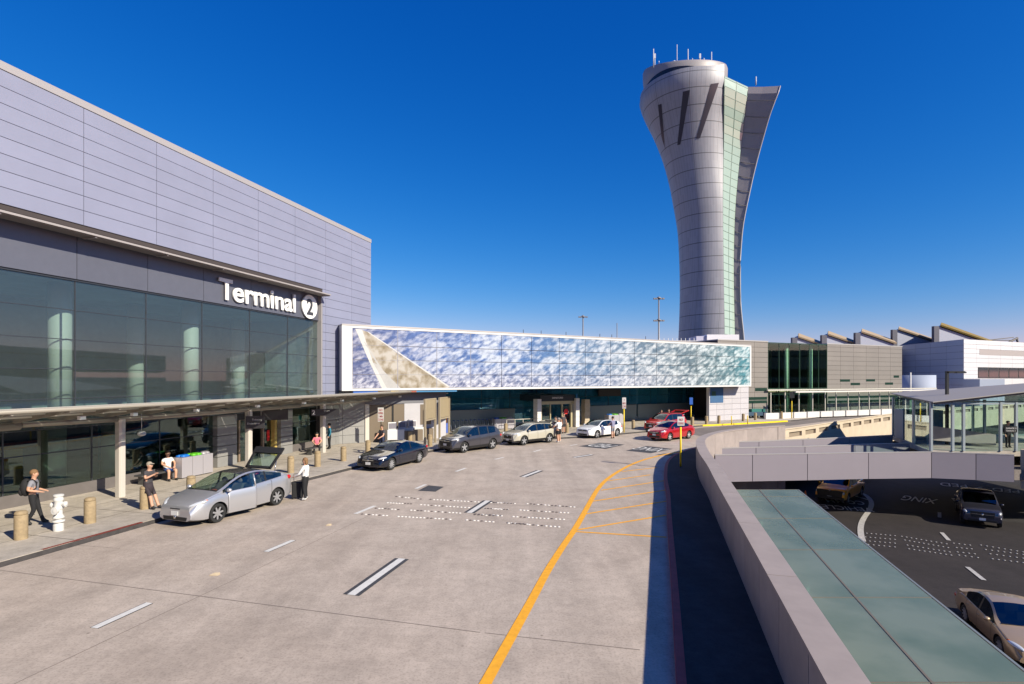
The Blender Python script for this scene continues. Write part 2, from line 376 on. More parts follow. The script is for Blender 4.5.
wpaint2=mat('white_road_paint_worn',(.42,.40,.38),.7,noise=.25,nscale=6)
tag(mw.build('lower_lane_markings',wpaint2),kind='structure')
roadtext('XING',*lz(366,95),3.0,-4.3,(-.72,.69),'lower_road_lettering',.29)
roadtext('PED',*lz(478,49),2.6,-4.3,(-.8,.6),'lower_road_lettering',.42,col=wpaint2); roadtext('PED',*lz(645,66),2.5,-4.3,(-.75,.66),'lower_road_lettering',.40,col=wpaint2)
roadtext('VEHICLES',*lz(128,122),1.8,-4.3,(-.93,.36),'lower_road_lettering',.46); roadtext('COMM',*lz(130,102),1.8,-4.3,(-.93,.36),'lower_road_lettering',.46)
lowrows=[]
def lrow(a,b,n):
    A=G(*lz(*a),-4.3);B=G(*lz(*b),-4.3)
    for i in range(n):
        p=A.lerp(B,i/(n-1)); p.z=-4.298; o=lowdot.copy(); COL.objects.link(o); o.location=p; tag(o,'small white raised marker in the rumble rows across the dark lower road','road marker','raised dots across the lower road')
lowdot=dot.build('raised_marker',mat('ceramic_marker_grey',(.38,.36,.35),.5),None); lowdot.location=G(*lz(200,202),-4.3); tag(lowdot,'small white raised marker in the rumble rows across the dark lower road','road marker','raised dots across the lower road')
for (x0,y0,x1,y1,n) in ((200,202,290,210,7),(196,214,290,222,7),(194,226,290,234,7),(205,238,290,246,6),(312,212,455,236,10),(322,224,460,248,10),(330,240,465,262,9),(335,252,470,272,9),(478,234,530,240,4),(487,248,535,252,4),(490,262,545,268,4),(495,272,555,280,4),(565,240,700,262,8),(580,254,700,270,7),(595,268,700,282,6),(602,284,700,296,6)):
    lrow((x0,y0),(x1,y1),n)
# ============================================================ RIGHT: parapet, canopy, bridge
par=thing('parapet_wall','long pale panelled concrete parapet wall curving along the right edge of the upper road','wall',(3,8,0))
pw=[p for p in wl if p.y<41.6]; 
core=MB(); strip(core,pw,.02,.42,1.36,0,-4.3); core.build('wall_core',joint,par)
pan=MB(); cap=MB(); out=MB()
def walk(line,step,start=0.):
    L=[0]
    for a,b in zip(line,line[1:]): L.append(L[-1]+(b-a).length)
    def at(s):
        s=max(0,min(s,L[-1]-1e-6))
        for i in range(len(line)-1):
            if L[i+1]>=s: return line[i].lerp(line[i+1],(s-L[i])/(L[i+1]-L[i]))
    return at,L[-1]
at,TL=walk(pw,1)
s=0.; k=0
while s<TL-.5:
    e=min(s+1.83,TL); seg=[at(s+.014+(e-s-.028)*i/4) for i in range(5)]
    strip(pan,seg,0,.03,1.33,0,0.02); strip(out,seg,.41,.44,1.33,0,-4.2)
    s=e;k+=1
s=.9
while s<TL-.5:
    e=min(s+3.66,TL); seg=[at(s+.010+(e-s-.020)*i/8) for i in range(9)]; strip(cap,seg,-.015,.475,1.40,0,1.335); s=e
pan.build('inner_panel',concp,par); out.build('outer_panel',concp,par); cap.build('coping',conccap,par)
# cream viaduct barrier further on
bar=thing('viaduct_barrier','cream concrete barrier with long dark slots on the outer edge of the far curved road','barrier',(31,50.6,0))
bl=[p for p in wl if p.y>=41.2]; at,TL=walk(bl,1)
b=MB(); sl=MB(); s=0.
b1=[at(TL*i/30) for i in range(31)]
strip(b,b1,.02,.34,.42,0,-1.9); strip(b,b1,.02,.34,1.05,0,.80)
while s<TL-.5:
    seg=[at(s+.75*i/2) for i in range(3)]; strip(b,seg,.02,.34,.80,0,.42); s+=3.0
strip(b,b1,.30,.40,1.14,0,1.05); b.build('slotted_barrier',cream,bar)
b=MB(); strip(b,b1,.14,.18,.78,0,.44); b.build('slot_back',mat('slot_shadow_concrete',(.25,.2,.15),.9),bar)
# retaining wall of the upper deck under the barrier + columns
# glass canopy over lower kerb
can=thing('glass_canopy','frosted green glass canopy roof beside the parapet above the lower road','canopy',(6,14,0))
zc=.3; kk=F*(H-zc)
def C(px,py): return G(px,py,zc)
u=TU
ribA=C(804,540); edgeA=C(804,495.0)
fro=None
m,t,b_=nt('frosted_glass'); N=t.nodes; L=t.links
tc=N.new('ShaderNodeTexCoord'); nz=N.new('ShaderNodeTexNoise'); nz.inputs['Scale'].default_value=.7; nz.inputs['Detail'].default_value=6
L.new(tc.outputs['Object'],nz.inputs['Vector']); rp=N.new('ShaderNodeValToRGB'); rp.color_ramp.elements[0].position=.36; rp.color_ramp.elements[1].position=.62
rp.color_ramp.elements[0].color=(.155,.205,.155,1); rp.color_ramp.elements[1].color=(.235,.275,.215,1); L.new(nz.outputs['Fac'],rp.inputs[0]); L.new(rp.outputs[0],b_.inputs['Base Color'])
b_.inputs['Roughness'].default_value=.27; b_.inputs['Specular IOR Level'].default_value=.3
tr=N.new('ShaderNodeBsdfTransparent'); tr.inputs['Color'].default_value=(.5,.8,.7,1); mx=N.new('ShaderNodeMixShader'); mx.inputs[0].default_value=.28
L.new(b_.outputs[0],mx.inputs[1]); L.new(tr.outputs[0],mx.inputs[2]); L.new(mx.outputs[0],N['Material Output'].inputs['Surface']); frostg=m
def along(p,y): # point on line through p with dir TU at depth y
    return p+TU*((y-p.y)/TU.y)
dys=[kk/(yy-HY) for yy in (489.8,496.6,518.5,550,597.7,683)]+[]
dlist=sorted(dys); 
dlist=[dlist[0]-9.72,dlist[0]-6.48,dlist[0]-3.24]+dlist
lefts=MB(); 
gp=MB(); ribm=MB()
def crosspt(base,dd,px_ref=None): return along(base,dd)
L0=ribA-TN*1.72
for a,b in zip(dlist,dlist[1:]):
    for (p,q_) in ((L0,ribA),(ribA,edgeA)):
        A0=along(p,a);A1=along(q_,a);B0=along(p,b);B1=along(q_,b)
        iu=TU*.012; iv=TN*.012
        P=[A0+iu+iv,A1+iu-iv,B1-iu-iv,B0-iu+iv]
        gp.ext([Vector((x.x,x.y,zc-.012)) for x in P],(0,0,.018))
gp.each('glass_roof',frostg,can)
rust=mat('rib_steel',(.20,.17,.13),.6,.3)
for a in dlist: 
    A0=along(L0,a);A1=along(edgeA,a); ribm.ext([Vector((A0.x,A0.y,zc-.02))-TU*.012,Vector((A1.x,A1.y,zc-.02))-TU*.012,Vector((A1.x,A1.y,zc-.02))+TU*.012,Vector((A0.x,A0.y,zc-.02))+TU*.012],(0,0,.032))
for base,wd in ((ribA,.02),):
    A0=along(base,dlist[0]);B0=along(base,dlist[-1]); ribm.ext([Vector((p.x,p.y,zc-.1)) for p in (A0-TN*wd,A0+TN*wd,B0+TN*wd,B0-TN*wd)],(0,0,.116))
ribm.build('rib',rust,can)
pl=mat('canopy_pipe',(.30,.34,.33),.5,.3)
e2=MB(); A0=along(edgeA-TN*.45,dlist[0]);B0=along(edgeA-TN*.45,dlist[-1]); e2.tube([(A0.x,A0.y,zc-.13),(B0.x,B0.y,zc-.13)],.05,8); e2.build('gutter_pipe',pl,can)
e2=MB()
for w0 in (0,.0):
    A0=along(edgeA,dlist[0]);B0=along(edgeA,dlist[-1])
    e2.ext([Vector((p.x,p.y,zc-.10)) for p in (A0+TN*.005,A0+TN*.05,B0+TN*.05,B0+TN*.005)],(0,0,.115))
e2.build('edge_strip',mat('edge_metal',(.25,.27,.26),.5,.3),can)
for dd in (dlist[1]+.5,dlist[3]+.5,dlist[5]+.5,dlist[-1]-.6):
    p=along(edgeA-TN*1.6,dd); c_=MB(); c_.tube([(p.x,p.y,-4.15),(p.x,p.y,zc-.1)],.1,12); c_.build('column',steel2,can)
# lower pavement under the canopy
m=MB(); A0=along(edgeA+TN*.1,-20);B0=along(edgeA+TN*.1,26.0); C0=along(L0-TN*3,26.0);D0=along(L0-TN*3,-20)
m.prism([(p.x,p.y) for p in (A0,B0,C0,D0)],-4.3,-4.15); tag(m.build('lower_pavement',walk_m),kind='structure')
# pedestrian bridge
br=thing('pedestrian_bridge','lavender panelled pedestrian bridge crossing from the parapet to the glass lobby','bridge',(20,35.5,0))
zt=.21; zb_=-1.5
def bw(pts,top,bot,name,th=.12,gap=.02,step=None,capc=True):
    m=MB(); cp=MB(); bk=MB()
    for a,b in zip(pts,pts[1:]):
        n=int(max(1,round((b-a).length/(step or 3.9)))); t_=(b-a)/n; dn=Vector((t_.y,-t_.x,0)).normalized()
        if dn.y>0: dn=-dn
        for i in range(n):
            p=a+t_*i+t_.normalized()*gap; q_=a+t_*(i+1)-t_.normalized()*gap
            m.ext([Vector((p.x,p.y,bot)),Vector((q_.x,q_.y,bot)),Vector((q_.x,q_.y,top-.06)),Vector((p.x,p.y,top-.06))],tuple(-dn*.03))
        bk.ext([Vector((a.x,a.y,bot+.01))-dn*.032,Vector((b.x,b.y,bot+.01))-dn*.032,Vector((b.x,b.y,top-.07))-dn*.032,Vector((a.x,a.y,top-.07))-dn*.032],tuple(-dn*(th-.04)))
        cp.ext([Vector((a.x,a.y,top-.05))+dn*.015,Vector((b.x,b.y,top-.05))+dn*.015,Vector((b.x,b.y,top))+dn*.015,Vector((a.x,a.y,top))+dn*.015],tuple(-dn*(th+.03)))
    m.each(name,bridgep,br); bk.build('backing',joint,br); cp.build('handrail_cap',lavcap,br)
bf=[G(715,454.6,zt),G(752.5,454.0,zt),G(807.5,453.2,zt),G(868.5,452.2,zt),G(931.5,451.6,zt),G(976,453.0,zt),G(1014.5,454.5,zt)]
bw(bf,zt,zb_,'front_panel',step=12)
bsec=[G(712,448.2,.35),G(756,447,.35),G(805,446,.35),G(855,444.3,.35),G(910,442.8,.35)]; bw(bsec,.35,-.78,'middle_panel',step=12)
bthr=[G(724,441.8,.55),G(759,441,.55),G(803,439,.55),G(850,437,.55),G(893,434.8,.55)]; bw(bthr,.55,-.78,'rear_panel',step=12)
m=MB(); dk=[bf[0]+Vector((0,.3,0))]+[p+Vector((0,.3,0)) for p in bf[1:]]+[Vector((46,35.3,0)),Vector((46,50,0)),Vector((31.5,46,0)),bthr[-1]+Vector((0,.15,0)),bthr[2]+Vector((0,.15,0)),bthr[0]+Vector((0,.15,0))]
m.prism([(p.x,p.y) for p in dk],-1.45,-.8); m.build('deck',asph3,br)
# glass lobby
lob=thing('glass_lobby','glass walled lobby with sloping grey roof at the right end of the pedestrian bridge','building',(29,36,0))
A=Vector((27.15,35.05,0)); B=Vector((31.5,44.7,0))
lsteel=mat('lobby_steel',(.42,.47,.50),.35,.4)
gl=MB(); po=MB(); zg=.24
def gw(a,b,n,z0,z1a,z1b,th=.02):
    for i in range(n):
        p=a.lerp(b,i/n);q_=a.lerp(b,(i+1)/n); tt=(q_-p).normalized(); p=p+tt*.03;q_=q_-tt*.03; nn=Vector((tt.y,-tt.x,0))*th
        za=z1a+(z1b-z1a)*i/n; zb=z1a+(z1b-z1a)*(i+1)/n
        gl.ext([Vector((p.x,p.y,z0)),Vector((q_.x,q_.y,z0)),Vector((q_.x,q_.y,zb)),Vector((p.x,p.y,za))],tuple(nn))
def V2(x,y): return Vector((x,y,0))
gw(A,B,5,zg,3.28,3.5); gw(V2(28.6,35.0),V2(29.1,35.0),1,zg,3.3,3.3)
gw(V2(29.3,35.0),V2(31.5,35.0),1,zg,3.4,3.5); gw(V2(32.7,35.0),V2(44,35.0),4,zg,3.7,4.6)
gw(V2(30.5,39.5),V2(44,39.5),5,zg,3.3,4.1); gw(B,V2(46,44.7),5,zg,3.45,4.1)
gl.each('glass_wall',gl_clear,lob)
for p in (A,V2(28.5,35.0),V2(29.2,35.0),V2(31.6,35.0),V2(32.6,35.0),V2(36.4,35),B,A.lerp(B,.4),V2(30.4,39.5),V2(34.5,39.5),V2(38,44.6)):
    po.box(W,p.x-.07,p.x+.07,p.y-.07,p.y+.07,zg,3.4)
po.box(W,A.x,44,34.96,35.08,3.26,3.36)
po.box(W,30.4,44,39.45,39.55,3.2,3.3)
for i in range(7):
    y=35.9+i*1.4; po.tube([(27.8+i*.6,y,3.30),(44,y,5.0-i*.12)],.06,8)
po.each('steel_frame',lsteel,lob)
m=MB(); m.prism([(27.1,35.02),(46,35.02),(46,46),(31.6,45.2)],-.1,.235); m.build('floor_slab',walk_m,lob)
rf=MB(); ra=Vector((26.85,34.5,3.45)); rb=Vector((31.9,45.6,3.72)); rc=Vector((48,45.6,4.75)); rd_=Vector((46,34.5,5.6))
rf.ext([ra,rd_,rc,rb],(0,0,-.06)); rf.ext([ra+Vector((.45,.4,-.07)),rd_+Vector((0,.4,-.07)),rc+Vector((0,-.4,-.07)),rb+Vector((.2,-.4,-.07))],(0,0,-.12),0)
rf.build('roof',mat('lobby_roof_metal',(.30,.27,.255),.65,.0),lob)
si=MB(); si.box(W,31.75,32.55,34.86,34.90,1.45,1.85); sg=si.build('black_sign',black,lob)
text('GARAGE G',.14,(31.82,34.85,1.68),(1,0,0),(0,0,1),whitep,'sign_lettering',lob); text('TERMINAL 2',.115,(31.82,34.85,1.52),(1,0,0),(0,0,1),whitep,'sign_lettering',lob)
m=MB(); m.prism([(30.0,41.5),(33.0,41.4),(33.1,43.2),(30.6,43.3)],.24,2.5); m.build('lift_housing',mat('lift_blue',(.10,.17,.27),.5,.0),lob)
m=MB(); m.ext([(29.6,38.0,.6),(34,38.0,.25),(34,38.0,1.0),(29.6,38.0,1.6)],(0,.1,0)); m.build('ramp_balustrade',concp,lob)
# slotted cream barrier at the right edge
m=MB(); sc_=1.33; m.prism([(x*sc_,y*sc_) for x,y in ((24.15,25.7),(24.3,25.35),(24.8,25.2),(30,25.0),(30,25.35),(24.9,25.6),(24.4,25.9))],-2.0,.45); m.box(W,32.9,39.,33.2,33.33,-.75,-.3,1)
cb=tag(m.build('concrete_barrier',[cream,kdark]),'cream rounded concrete barrier with a dark slot at the right end of the bridge panels','barrier')
# parking garage outside the frame, unseen, kept for its reflection in the glass
gar=thing('parking_garage','grey concrete parking garage outside the frame to the right','building',(60,0,-4.3))
gc=mat('garage_concrete',(.34,.32,.30),.85,noise=.1)
gpoly=[(54,8),(54,-40),(140,-40),(175,120),(122,96),(92,46)]
GH=10.0
for lv in range(5):
    m=MB(); z=-4.3+lv*3.1+2.2; m.prism(gpoly,z,z+1.2); m.build('floor_slab',gc,gar)
m=MB(); m.prism([(58,5),(58,-36),(130,-36),(152,85),(96,42)],-4.3,GH-.6); m.build('core',mat('garage_core',(.12,.12,.12),.9),gar)
m=MB(); m.prism(gpoly,GH-1.6,GH); m.build('roof_parapet',gc,gar)
m=MB()
for i in range(12):
    y=12-i*4.4; m.box(W,54.4,55,y-5,y-4.4,-4.3,GH-1)
for i in range(12):
    f=i/12; x=54+(92-54)*f+1.2; y=8+(46-8)*f-1.2; m.box(W,x,x+.6,y-.6,y,-4.3,GH-1)
m.each('column',gc,gar)
# ============================================================ TERMINAL BUILDING
def dT(px,q): 
    c=q/.9645; return c/(K(px)-.2736)
def sT(px,q): return sd(dT(px,q),q)
QF=-22.57; QS=-22.82; QG=-22.92; QL=-23.1
term=thing('terminal_building','big lavender metal clad terminal building with a dark glass front on the left','building',(-20,25,0),R(0))
sEnd=sd(43.8,QF); ZT=16.2; ROW=.595; MOD=3.18*1.037
sOpen=sT(322.5,QF)
m=MB(); jb=MB()
edges=[sEnd]; e=sEnd-2.75*1.037
while e>-6: edges.append(e); e-=MOD
edges.append(e)
g=.011
for a,b in zip(edges[1:],edges):
    z=ZT-.3
    while z>3.7:
        z0=z-ROW
        if b<=sOpen+.05 or z0>10.9-.3:
            if not(z0<10.9 and a<sOpen-.05):
                m.box(T2,a+g,b-g,QF-.05,QF,z0+g,z-g)
        elif z0<10.9:
            if a<sOpen: m.box(T2,sOpen+g,b-g,QF-.05,QF,z0+g,z-g)
            else: m.box(T2,a+g,b-g,QF-.05,QF,z0+g,z-g)
        z=z0
m.v=m.v; 
# keep only panels above the opening or right of it
m.build('wall_panel',lav,term)
m=MB(); m.box(T2,-12,sEnd,-60,QF-.045,10.95,ZT-.32); m.box(T2,sOpen+.02,sEnd,-60,QF-.045,0.,10.95); m.build('wall_core',joint,term)
m=MB(); m.box(T2,-12,sEnd+.02,-60,QF+.03,ZT-.29,ZT); m.build('coping',lavcap,term)
# opening reveal
m=MB(); m.box(T2,sOpen-.10,sOpen+.01,-23.6,QF-.02,3.4,10.9); m.build('reveal',lavcap,term)
# spandrel
m=MB(); 
ge=[sT(x,QG) for x in (319.5,287.6,249.6,202,146,75)]; 
e=ge[-1]-MOD
while e>-8: ge.append(e); e-=MOD
for a,b in zip(ge[1:],ge): m.box(T2,a+.012,(b if b!=ge[0] else sOpen-.1)-.012,QS-.04,QS,8.95,10.98)
m.build('fascia_panel',spand,term)
m=MB(); m.box(T2,-12,sOpen-.1,-23.6,QS-.05,8.93,11.0); m.build('fascia_core',joint,term)
# sunshade
m=MB(); sE=sT(333,QF+.9)
m.box(T2,-12,sE,QF+.68,QF+.74,10.64,10.72)
m.box(T2,-12,sE-.02,QS+.002,QF+.675,10.672,10.70)
for i in range(6): m.box(T2,-12,sE-.02,QF+.02+i*.112,QF+.06+i*.112,10.62,10.67)
for a in edges[1:]:
    if a<sE: m.box(T2,a-.04,a+.04,QF,QF+.67,10.58,10.72)
m.box(T2,sE-.05,sE-.002,QF,QF+.67,10.59,10.71)
m.build('sunshade',louv,term)
# upper glass
zr=[8.87,7.68,6.49,5.30,4.12,2.95]
m=MB(); mu=MB()
for a,b in zip(ge[1:],ge):
    for z0,z1 in zip(zr[1:],zr): m.box(T2,a+.02,b-.02,QG-.02,QG,z0+.012,z1-.012)
    mu.box(T2,a-.02,a+.02,QG-.12,QG+.012,2.95,8.95)
for z in zr: mu.box(T2,-12,ge[0],QG-.06,QG+.006,z-.014,z+.014)
mu.box(T2,-12,sOpen-.1,QG-.1,QG+.05,8.87,8.95)
m.each('upper_window',gl_up,term); mu.build('mullion',mull,term)
# interior
m=MB()
m.box(T2,-12,sOpen,-31.2,-31,0,11); m.box(T2,-12,sOpen,-38,QG-.3,3.0,3.4); m.box(T2,-12,sOpen,-38,QG-.3,9.0,9.2); m.box(T2,-12.2,-12,-38,QG,0,11); m.box(T2,sOpen,sOpen+.2,-38,-23.6,0,11)
m.build('interior_shell',intd,term)
m=MB(); m.box(T2,-12,sOpen,-38,QL-.1,.1,.16); m.build('interior_floor',intf,term)
m=MB()
for px,q in ((60,-25.0),(190,-25.0),(136,-28.0),(238,-28.),( -65,-25.),(96,-33),(160,-33)):
    s_=sT(px,q); p=T2(s_,q,0); 
    m.lathe([(.42,3.4),(.42,9.0)],(p.x,p.y,0),20)
for px in (54,240,112): 
    s_=sT(px,-25.0); p=T2(s_,-25.0,0); m.lathe([(.42,.16),(.42,3.0)],(p.x,p.y,0),20)
m.each('interior_column',frost,term)
# interior furniture bits seen through the shop front
ib=mat('interior_blue_sign',(.02,.30,.42),.5); iy=mat('interior_yellow_sign',(.45,.30,.03),.5)
m=MB(); s0=sT(122,-24.5); m.box(T2,s0,s0+1.3,-26,-25.9,1.0,2.7); m.build('interior_sign_board',ib,term)
m=MB(); s0=sT(22,-24.6); m.box(T2,s0,s0+.6,-25.6,-25.5,1.2,2.0); m.build('interior_sign_board',iy,term)
m=MB()
for i in range(7):
    s0=12+i*3.4; m.box(T2,s0,s0+1.8,-27.6,-27.0,.16,1.1)
m.build('ticket_counter',mat('counter_grey',(.22,.24,.23),.5),term)
# lower glass
m=MB(); mu=MB()
segs=[(sT(-120,QL),sT(213,QL)),(sT(289,QL),sT(322,QL))]
for a,b in segs:
    n=max(1,round((b-a)/3.3)); st=(b-a)/n
    for i in range(n):
        for z0,z1 in ((.62,2.0),(2.0,3.0)): m.box(T2,a+st*i+.025,a+st*(i+1)-.025,QL-.02,QL,z0+.015,z1-.015)
        mu.box(T2,a+st*i-.025,a+st*i+.025,QL-.1,QL+.012,.3,3.05)
    mu.box(T2,a,b,QL-.08,QL+.008,1.98,2.02); mu.box(T2,a,b,QL-.2,QL+.01,3.0,3.35)
m.each('shop_window',gl_lo,term); mu.build('mullion',mull,term)
m=MB()
for a,b in segs: m.box(T2,a,b,QL-.25,QL+.03,.15,.62)
m.build('plinth',mat('plinth_granite',(.14,.125,.12),.35,noise=.1,nscale=2),term)
# doorway portal
s1,s2=sT(213,QL),sT(233,QL); s3,s4=sT(277,QL),sT(289,QL)
m=MB()
for a,b in ((s1,s2),(s3,s4)):
    z=.15
    while z<2.9:
        m.box(T2,a+.01,b-.01,QL-.4,QL+.28,z+.01,min(z+.55,3.0)-.01); z+=.56
m.build('door_pier',gpanel,term)
m=MB(); m.box(T2,s1,s4,QL-.4,QL+.20,3.0,3.5); m.box(T2,s2+.1,s3,QL-.4,QL-.1,2.55,3.0); m.build('door_header',black,term)
dfr=mat('door_frame_bronze',(.30,.22,.16),.4,.3)
m=MB()
for px,w_ in ((238,.12),(262,.12),(247,.08)):
    s_=sT(px,QL-.2); m.box(T2,s_,s_+w_,QL-.3,QL-.15,.15,2.6)
m.build('door_frame',dfr,term)
m=MB(); s_=sT(274,QL); m.box(T2,s_,s_+.22,QL-.25,QL+.05,.15,2.6); m.build('yellow_door_post',mat('door_post_yellow',(.55,.40,.12),.5),term)
m=MB(); m.box(T2,s2+.1,sT(247,QL-.2),QL-.25,QL-.23,.2,2.5); m.box(T2,sT(262,QL-.2)+.12,sT(274,QL),QL-.25,QL-.23,.2,2.5); m.build('sliding_door',gl_lo,term)
m=MB(); s_=sT(267,QL-.2); m.box(T2,s_,s_+.22,QL-.21,QL-.20,1.1,1.75); m.build('door_notice',mat('red_notice',(.65,.02,.02),.5),term)
# ground floor wall right of the glass (lavender, below the canopy)
m=MB(); z=.15
while z<3.7:
    for a,b in ((sOpen+.03,sOpen+1.6),(sOpen+1.6,sOpen+3.3),):
        m.box(T2,a+.01,b-.01,QF-.05,QF,z+.01,min(z+.6,3.75)-.01)
    z+=.6
m.build('ground_floor_panel',gpanel,term)
# sign
sg=thing('terminal_sign','large white letters reading Terminal with a round white 2 disc on the facade','sign',tuple(T2(sT(221,QS),QS,9.2)))
white_s=mat('sign_white',(.86,.86,.84),.4)
zb0=9.22; sa=sT(221.5,QS)-.30
o=text('Terminal',1.60,T2(sa,QS+.10,zb0),TU,(0,0,1),white_s,'letters',sg,.04,.028,sx=.96,sp=1.0)
bb=[v.co for v in o.data.vertices]; 
wid=max(v.x*TU.x+v.y*TU.y for v in bb)-min(v.x*TU.x+v.y*TU.y for v in bb); tgt=sT(298.5,QS)-sa-.33
# fit the width of the word to the photograph
zmin=min(v.z for v in bb); v0=min(v.x*TU.x+v.y*TU.y for v in bb)
hh=max(v.z for v in bb)-zmin
ss=sorted(v.co.x*TU.x+v.co.y*TU.y for v in o.data.vertices); gapi=next((i for i in range(len(ss)-1) if ss[i+1]-ss[i]>.04 and ss[i+1]-v0>.9),None); gs=ss[gapi+1]-1e-4 if gapi else 1e9
for v in o.data.vertices:
    c=v.co; s_=c.x*TU.x+c.y*TU.y
    if s_>=gs: c.x-=TU.x*.13; c.y-=TU.y*.13
    ds=(s_-v0)*(tgt/wid-1); c.x+=TU.x*ds; c.y+=TU.y*ds; c.z=zmin+(c.z-zmin)*1.16/hh
cS=(sT(302,QS)+sT(319.3,QS))/2-.30; cz=9.75; rad=.80
m=MB(); n=40
pts=[T2(cS+rad*math.cos(2*math.pi*i/n),QS+.06,cz+rad*math.sin(2*math.pi*i/n)) for i in range(n)]
m.ext(pts,TN*.09); m.build('disc',white_s,sg)
text('2',1.45,T2(cS-.02,QS+.162,cz-.52),TU,(0,0,1),mat('sign_numeral',(.05,.05,.06),.5),'numeral',sg,.008,.04,'CENTER')
# ------------------------------------------------ pavement canopy
cn=thing('entrance_canopy','long low steel and glass canopy on slim pale columns over the terminal pavement','canopy',(-12,26,0))
cA,cB=-6,sd(48.7,-19*.9645); qo=-19*.9645; qc=-21.75*.9645; qi=QL+.35
def zc_(q): return 3.42+(q-qc)/(qo-qc)*.50
m=MB(); 
m.tube([T2(cA,qo,3.93),T2(cB,qo,3.93)],.075,10); m.build('edge_tube',steel,cn)
m=MB(); sC=sT(0,qc)
m.tube([T2(cA,qc,3.32),T2(sT(19,qc),qc,3.32)],.15,14); m.tube([T2(sT(21,qc),qc,3.34),T2(sT(117,qc),qc,3.28)],.10,12); m.tube([T2(sT(117,qc),qc,3.28),T2(sT(300,qc),qc,3.30)],.12,12); m.tube([T2(sT(300,qc),qc,3.30),T2(cB-.5,qc,3.32)],.10,12)
m.build('main_tube',steel,cn)
m=MB(); s_=cA+1.
while s_<cB:
    m.ext([T2(s_,qi,3.55),T2(s_,qc,3.38),T2(s_,qo,3.83),T2(s_,qo,3.93),T2(s_,qc,3.55),T2(s_,qi,3.72)],TU*.07); s_+=1.64
m.each('rafter',steel,cn)
m=MB()
for q_ in (qo+(-.5),qo-1.1,qo-1.7,qc-.7): 
    zz=zc_(q_) if q_>qc else 3.6
    m.box(T2,cA,cB,q_-.035,q_+.035,zz+.02,zz+.09)
m.each('purlin',steel2,cn)
rg=glassmat('canopy_glass',(.42,.46,.44),.22,.25,(.8,.85,.85))
m=MB(); s_=cA
while s_<cB-1:
    m.ext([T2(s_+.02,qo-.08,3.98),T2(s_+1.62,qo-.08,3.98),T2(s_+1.62,qc,3.60),T2(s_+.02,qc,3.60)],(0,0,.02))
    m.ext([T2(s_+.02,qc-.04,3.60),T2(s_+1.62,qc-.04,3.60),T2(s_+1.62,qi,3.76),T2(s_+.02,qi,3.76)],(0,0,.02)); s_+=1.64
m.each('roof_glass',rg,cn)
# louvre slats over the outer strip cast the striped shade
m=MB()
for i in range(9): q_=qo-.25-i*.27; m.box(T2,cA,cB,q_-.035,q_+.035,zc_(q_)+.12,zc_(q_)+.135)
m.each('louvre',steel2,cn)
lampw=mat('lamp_housing_white',(.85,.85,.82),.4)
for px in (81.5,134,196.5,257.5,304,342,374,400,422,437,447):
    m=MB(); s_=sT(px,qo-.9); m.box(T2,s_-.09,s_+.09,qo-.98,qo-.82,3.50,3.62); m.build('downlight',lampw,cn)
for d in (13.8,21.8,28.6,34.9,41.2):
    p=T2(sd(d,qc),qc,0); c_=MB(); c_.prism([(p.x+v[0],p.y+v[1]) for v in [tuple((TU*a+TN*b).xy) for a,b in ((-.14,-.10),(-.08,-.17),(.08,-.17),(.14,-.10),(.14,.10),(.08,.17),(-.08,.17),(-.14,.10))]],.15,3.3); c_.build('column',steel2,cn,bevel=.01)
m=MB(); p=T2(sT(141.6,qc+.6),qc+.6,0); m.tube([(p.x,p.y,3.5),(p.x,p.y,2.75)],.012,6); m.ell((p.x,p.y,2.68),.16,.16,.11,14,8); m.build('dome_camera',mat('camera_dome',(.5,.5,.48),.3),cn)
# hanging black signs
def hsign(px0,px1,pt,pb,q,lab,lines,num=None,nm='hanging_sign'):
    a=sT(px0,q); b=sT(px1,q); dm=(dT(px0,q)+dT(px1,q))/2; zt_=H-(pt-HY)/F*dm; zb2=H-(pb-HY)/F*dm
    c=T2((a+b)/2,q,0); nrm=Vector((-K((px0+px1)/2),-1,0)).normalized(); rr=Vector((-nrm.y,nrm.x,0)) 
    wd=(px1-px0)/F*c.y*.97; th=thing(nm,lab,'sign',(c.x,c.y,zb2)); m=MB()
    f=lambda x,y,z:c+rr*x+nrm*y+Vector((0,0,z)); m.box(f,-wd/2,wd/2,-.06,.06,zb2,zt_); m.build('sign_board',black,th)
    hgt=zt_-zb2
    if num: text(num,hgt*.95,f(-wd/2+hgt*.12,.068,zb2+hgt*.18),rr,(0,0,1),whitep,'sign_lettering',th,.002,.01)
    y=zt_-hgt*.35
    for L_,sz,xo in lines: text(L_,sz,f(-wd/2+xo,.068,y),rr,(0,0,1),whitep,'sign_lettering',th,.002); y-=sz*1.5
    h_=MB(); h_.tube([f(-wd*.3,0,zt_),f(-wd*.3,0,3.5)],.015,6); h_.tube([f(wd*.3,0,zt_),f(wd*.3,0,3.5)],.015,6); h_.build('hanger',steel,th)
    return th
hsign(246,264,416,428.5,-20.6,'black hanging sign with small white lettering beside the terminal door',[('Ticketing',.13,.3),('Departures',.13,.08)])
hsign(262,287,410,420,-22.4,'long black door sign with a white numeral 2 above the terminal door',[],None)
p=T2(sT(281,-22.2),-22.2,2.95); 
th=thing('door_number','white numeral 2 over the terminal doorway','sign',tuple(T2(sT(281,-22.2),-22.2,2.9)))
nrm=Vector((.45,-.9,0)).normalized(); rr=Vector((-nrm.y,nrm.x,0)); text('2',.55,T2(sT(281,-22.2),-22.2,2.93),rr,(0,0,1),whitep,'numeral',th,.01,.01,'CENTER')
hsign(311,338.5,409,415.6,-20.2,'black hanging sign with a white 2 and lettering right of the fourth canopy column',[('Doors',.13,.75)],'2')
hsign(413,425,401.5,406,-19.6,'small black hanging sign with a white square pictogram above the kiosks',[('Bus',.14,.6)],'P')
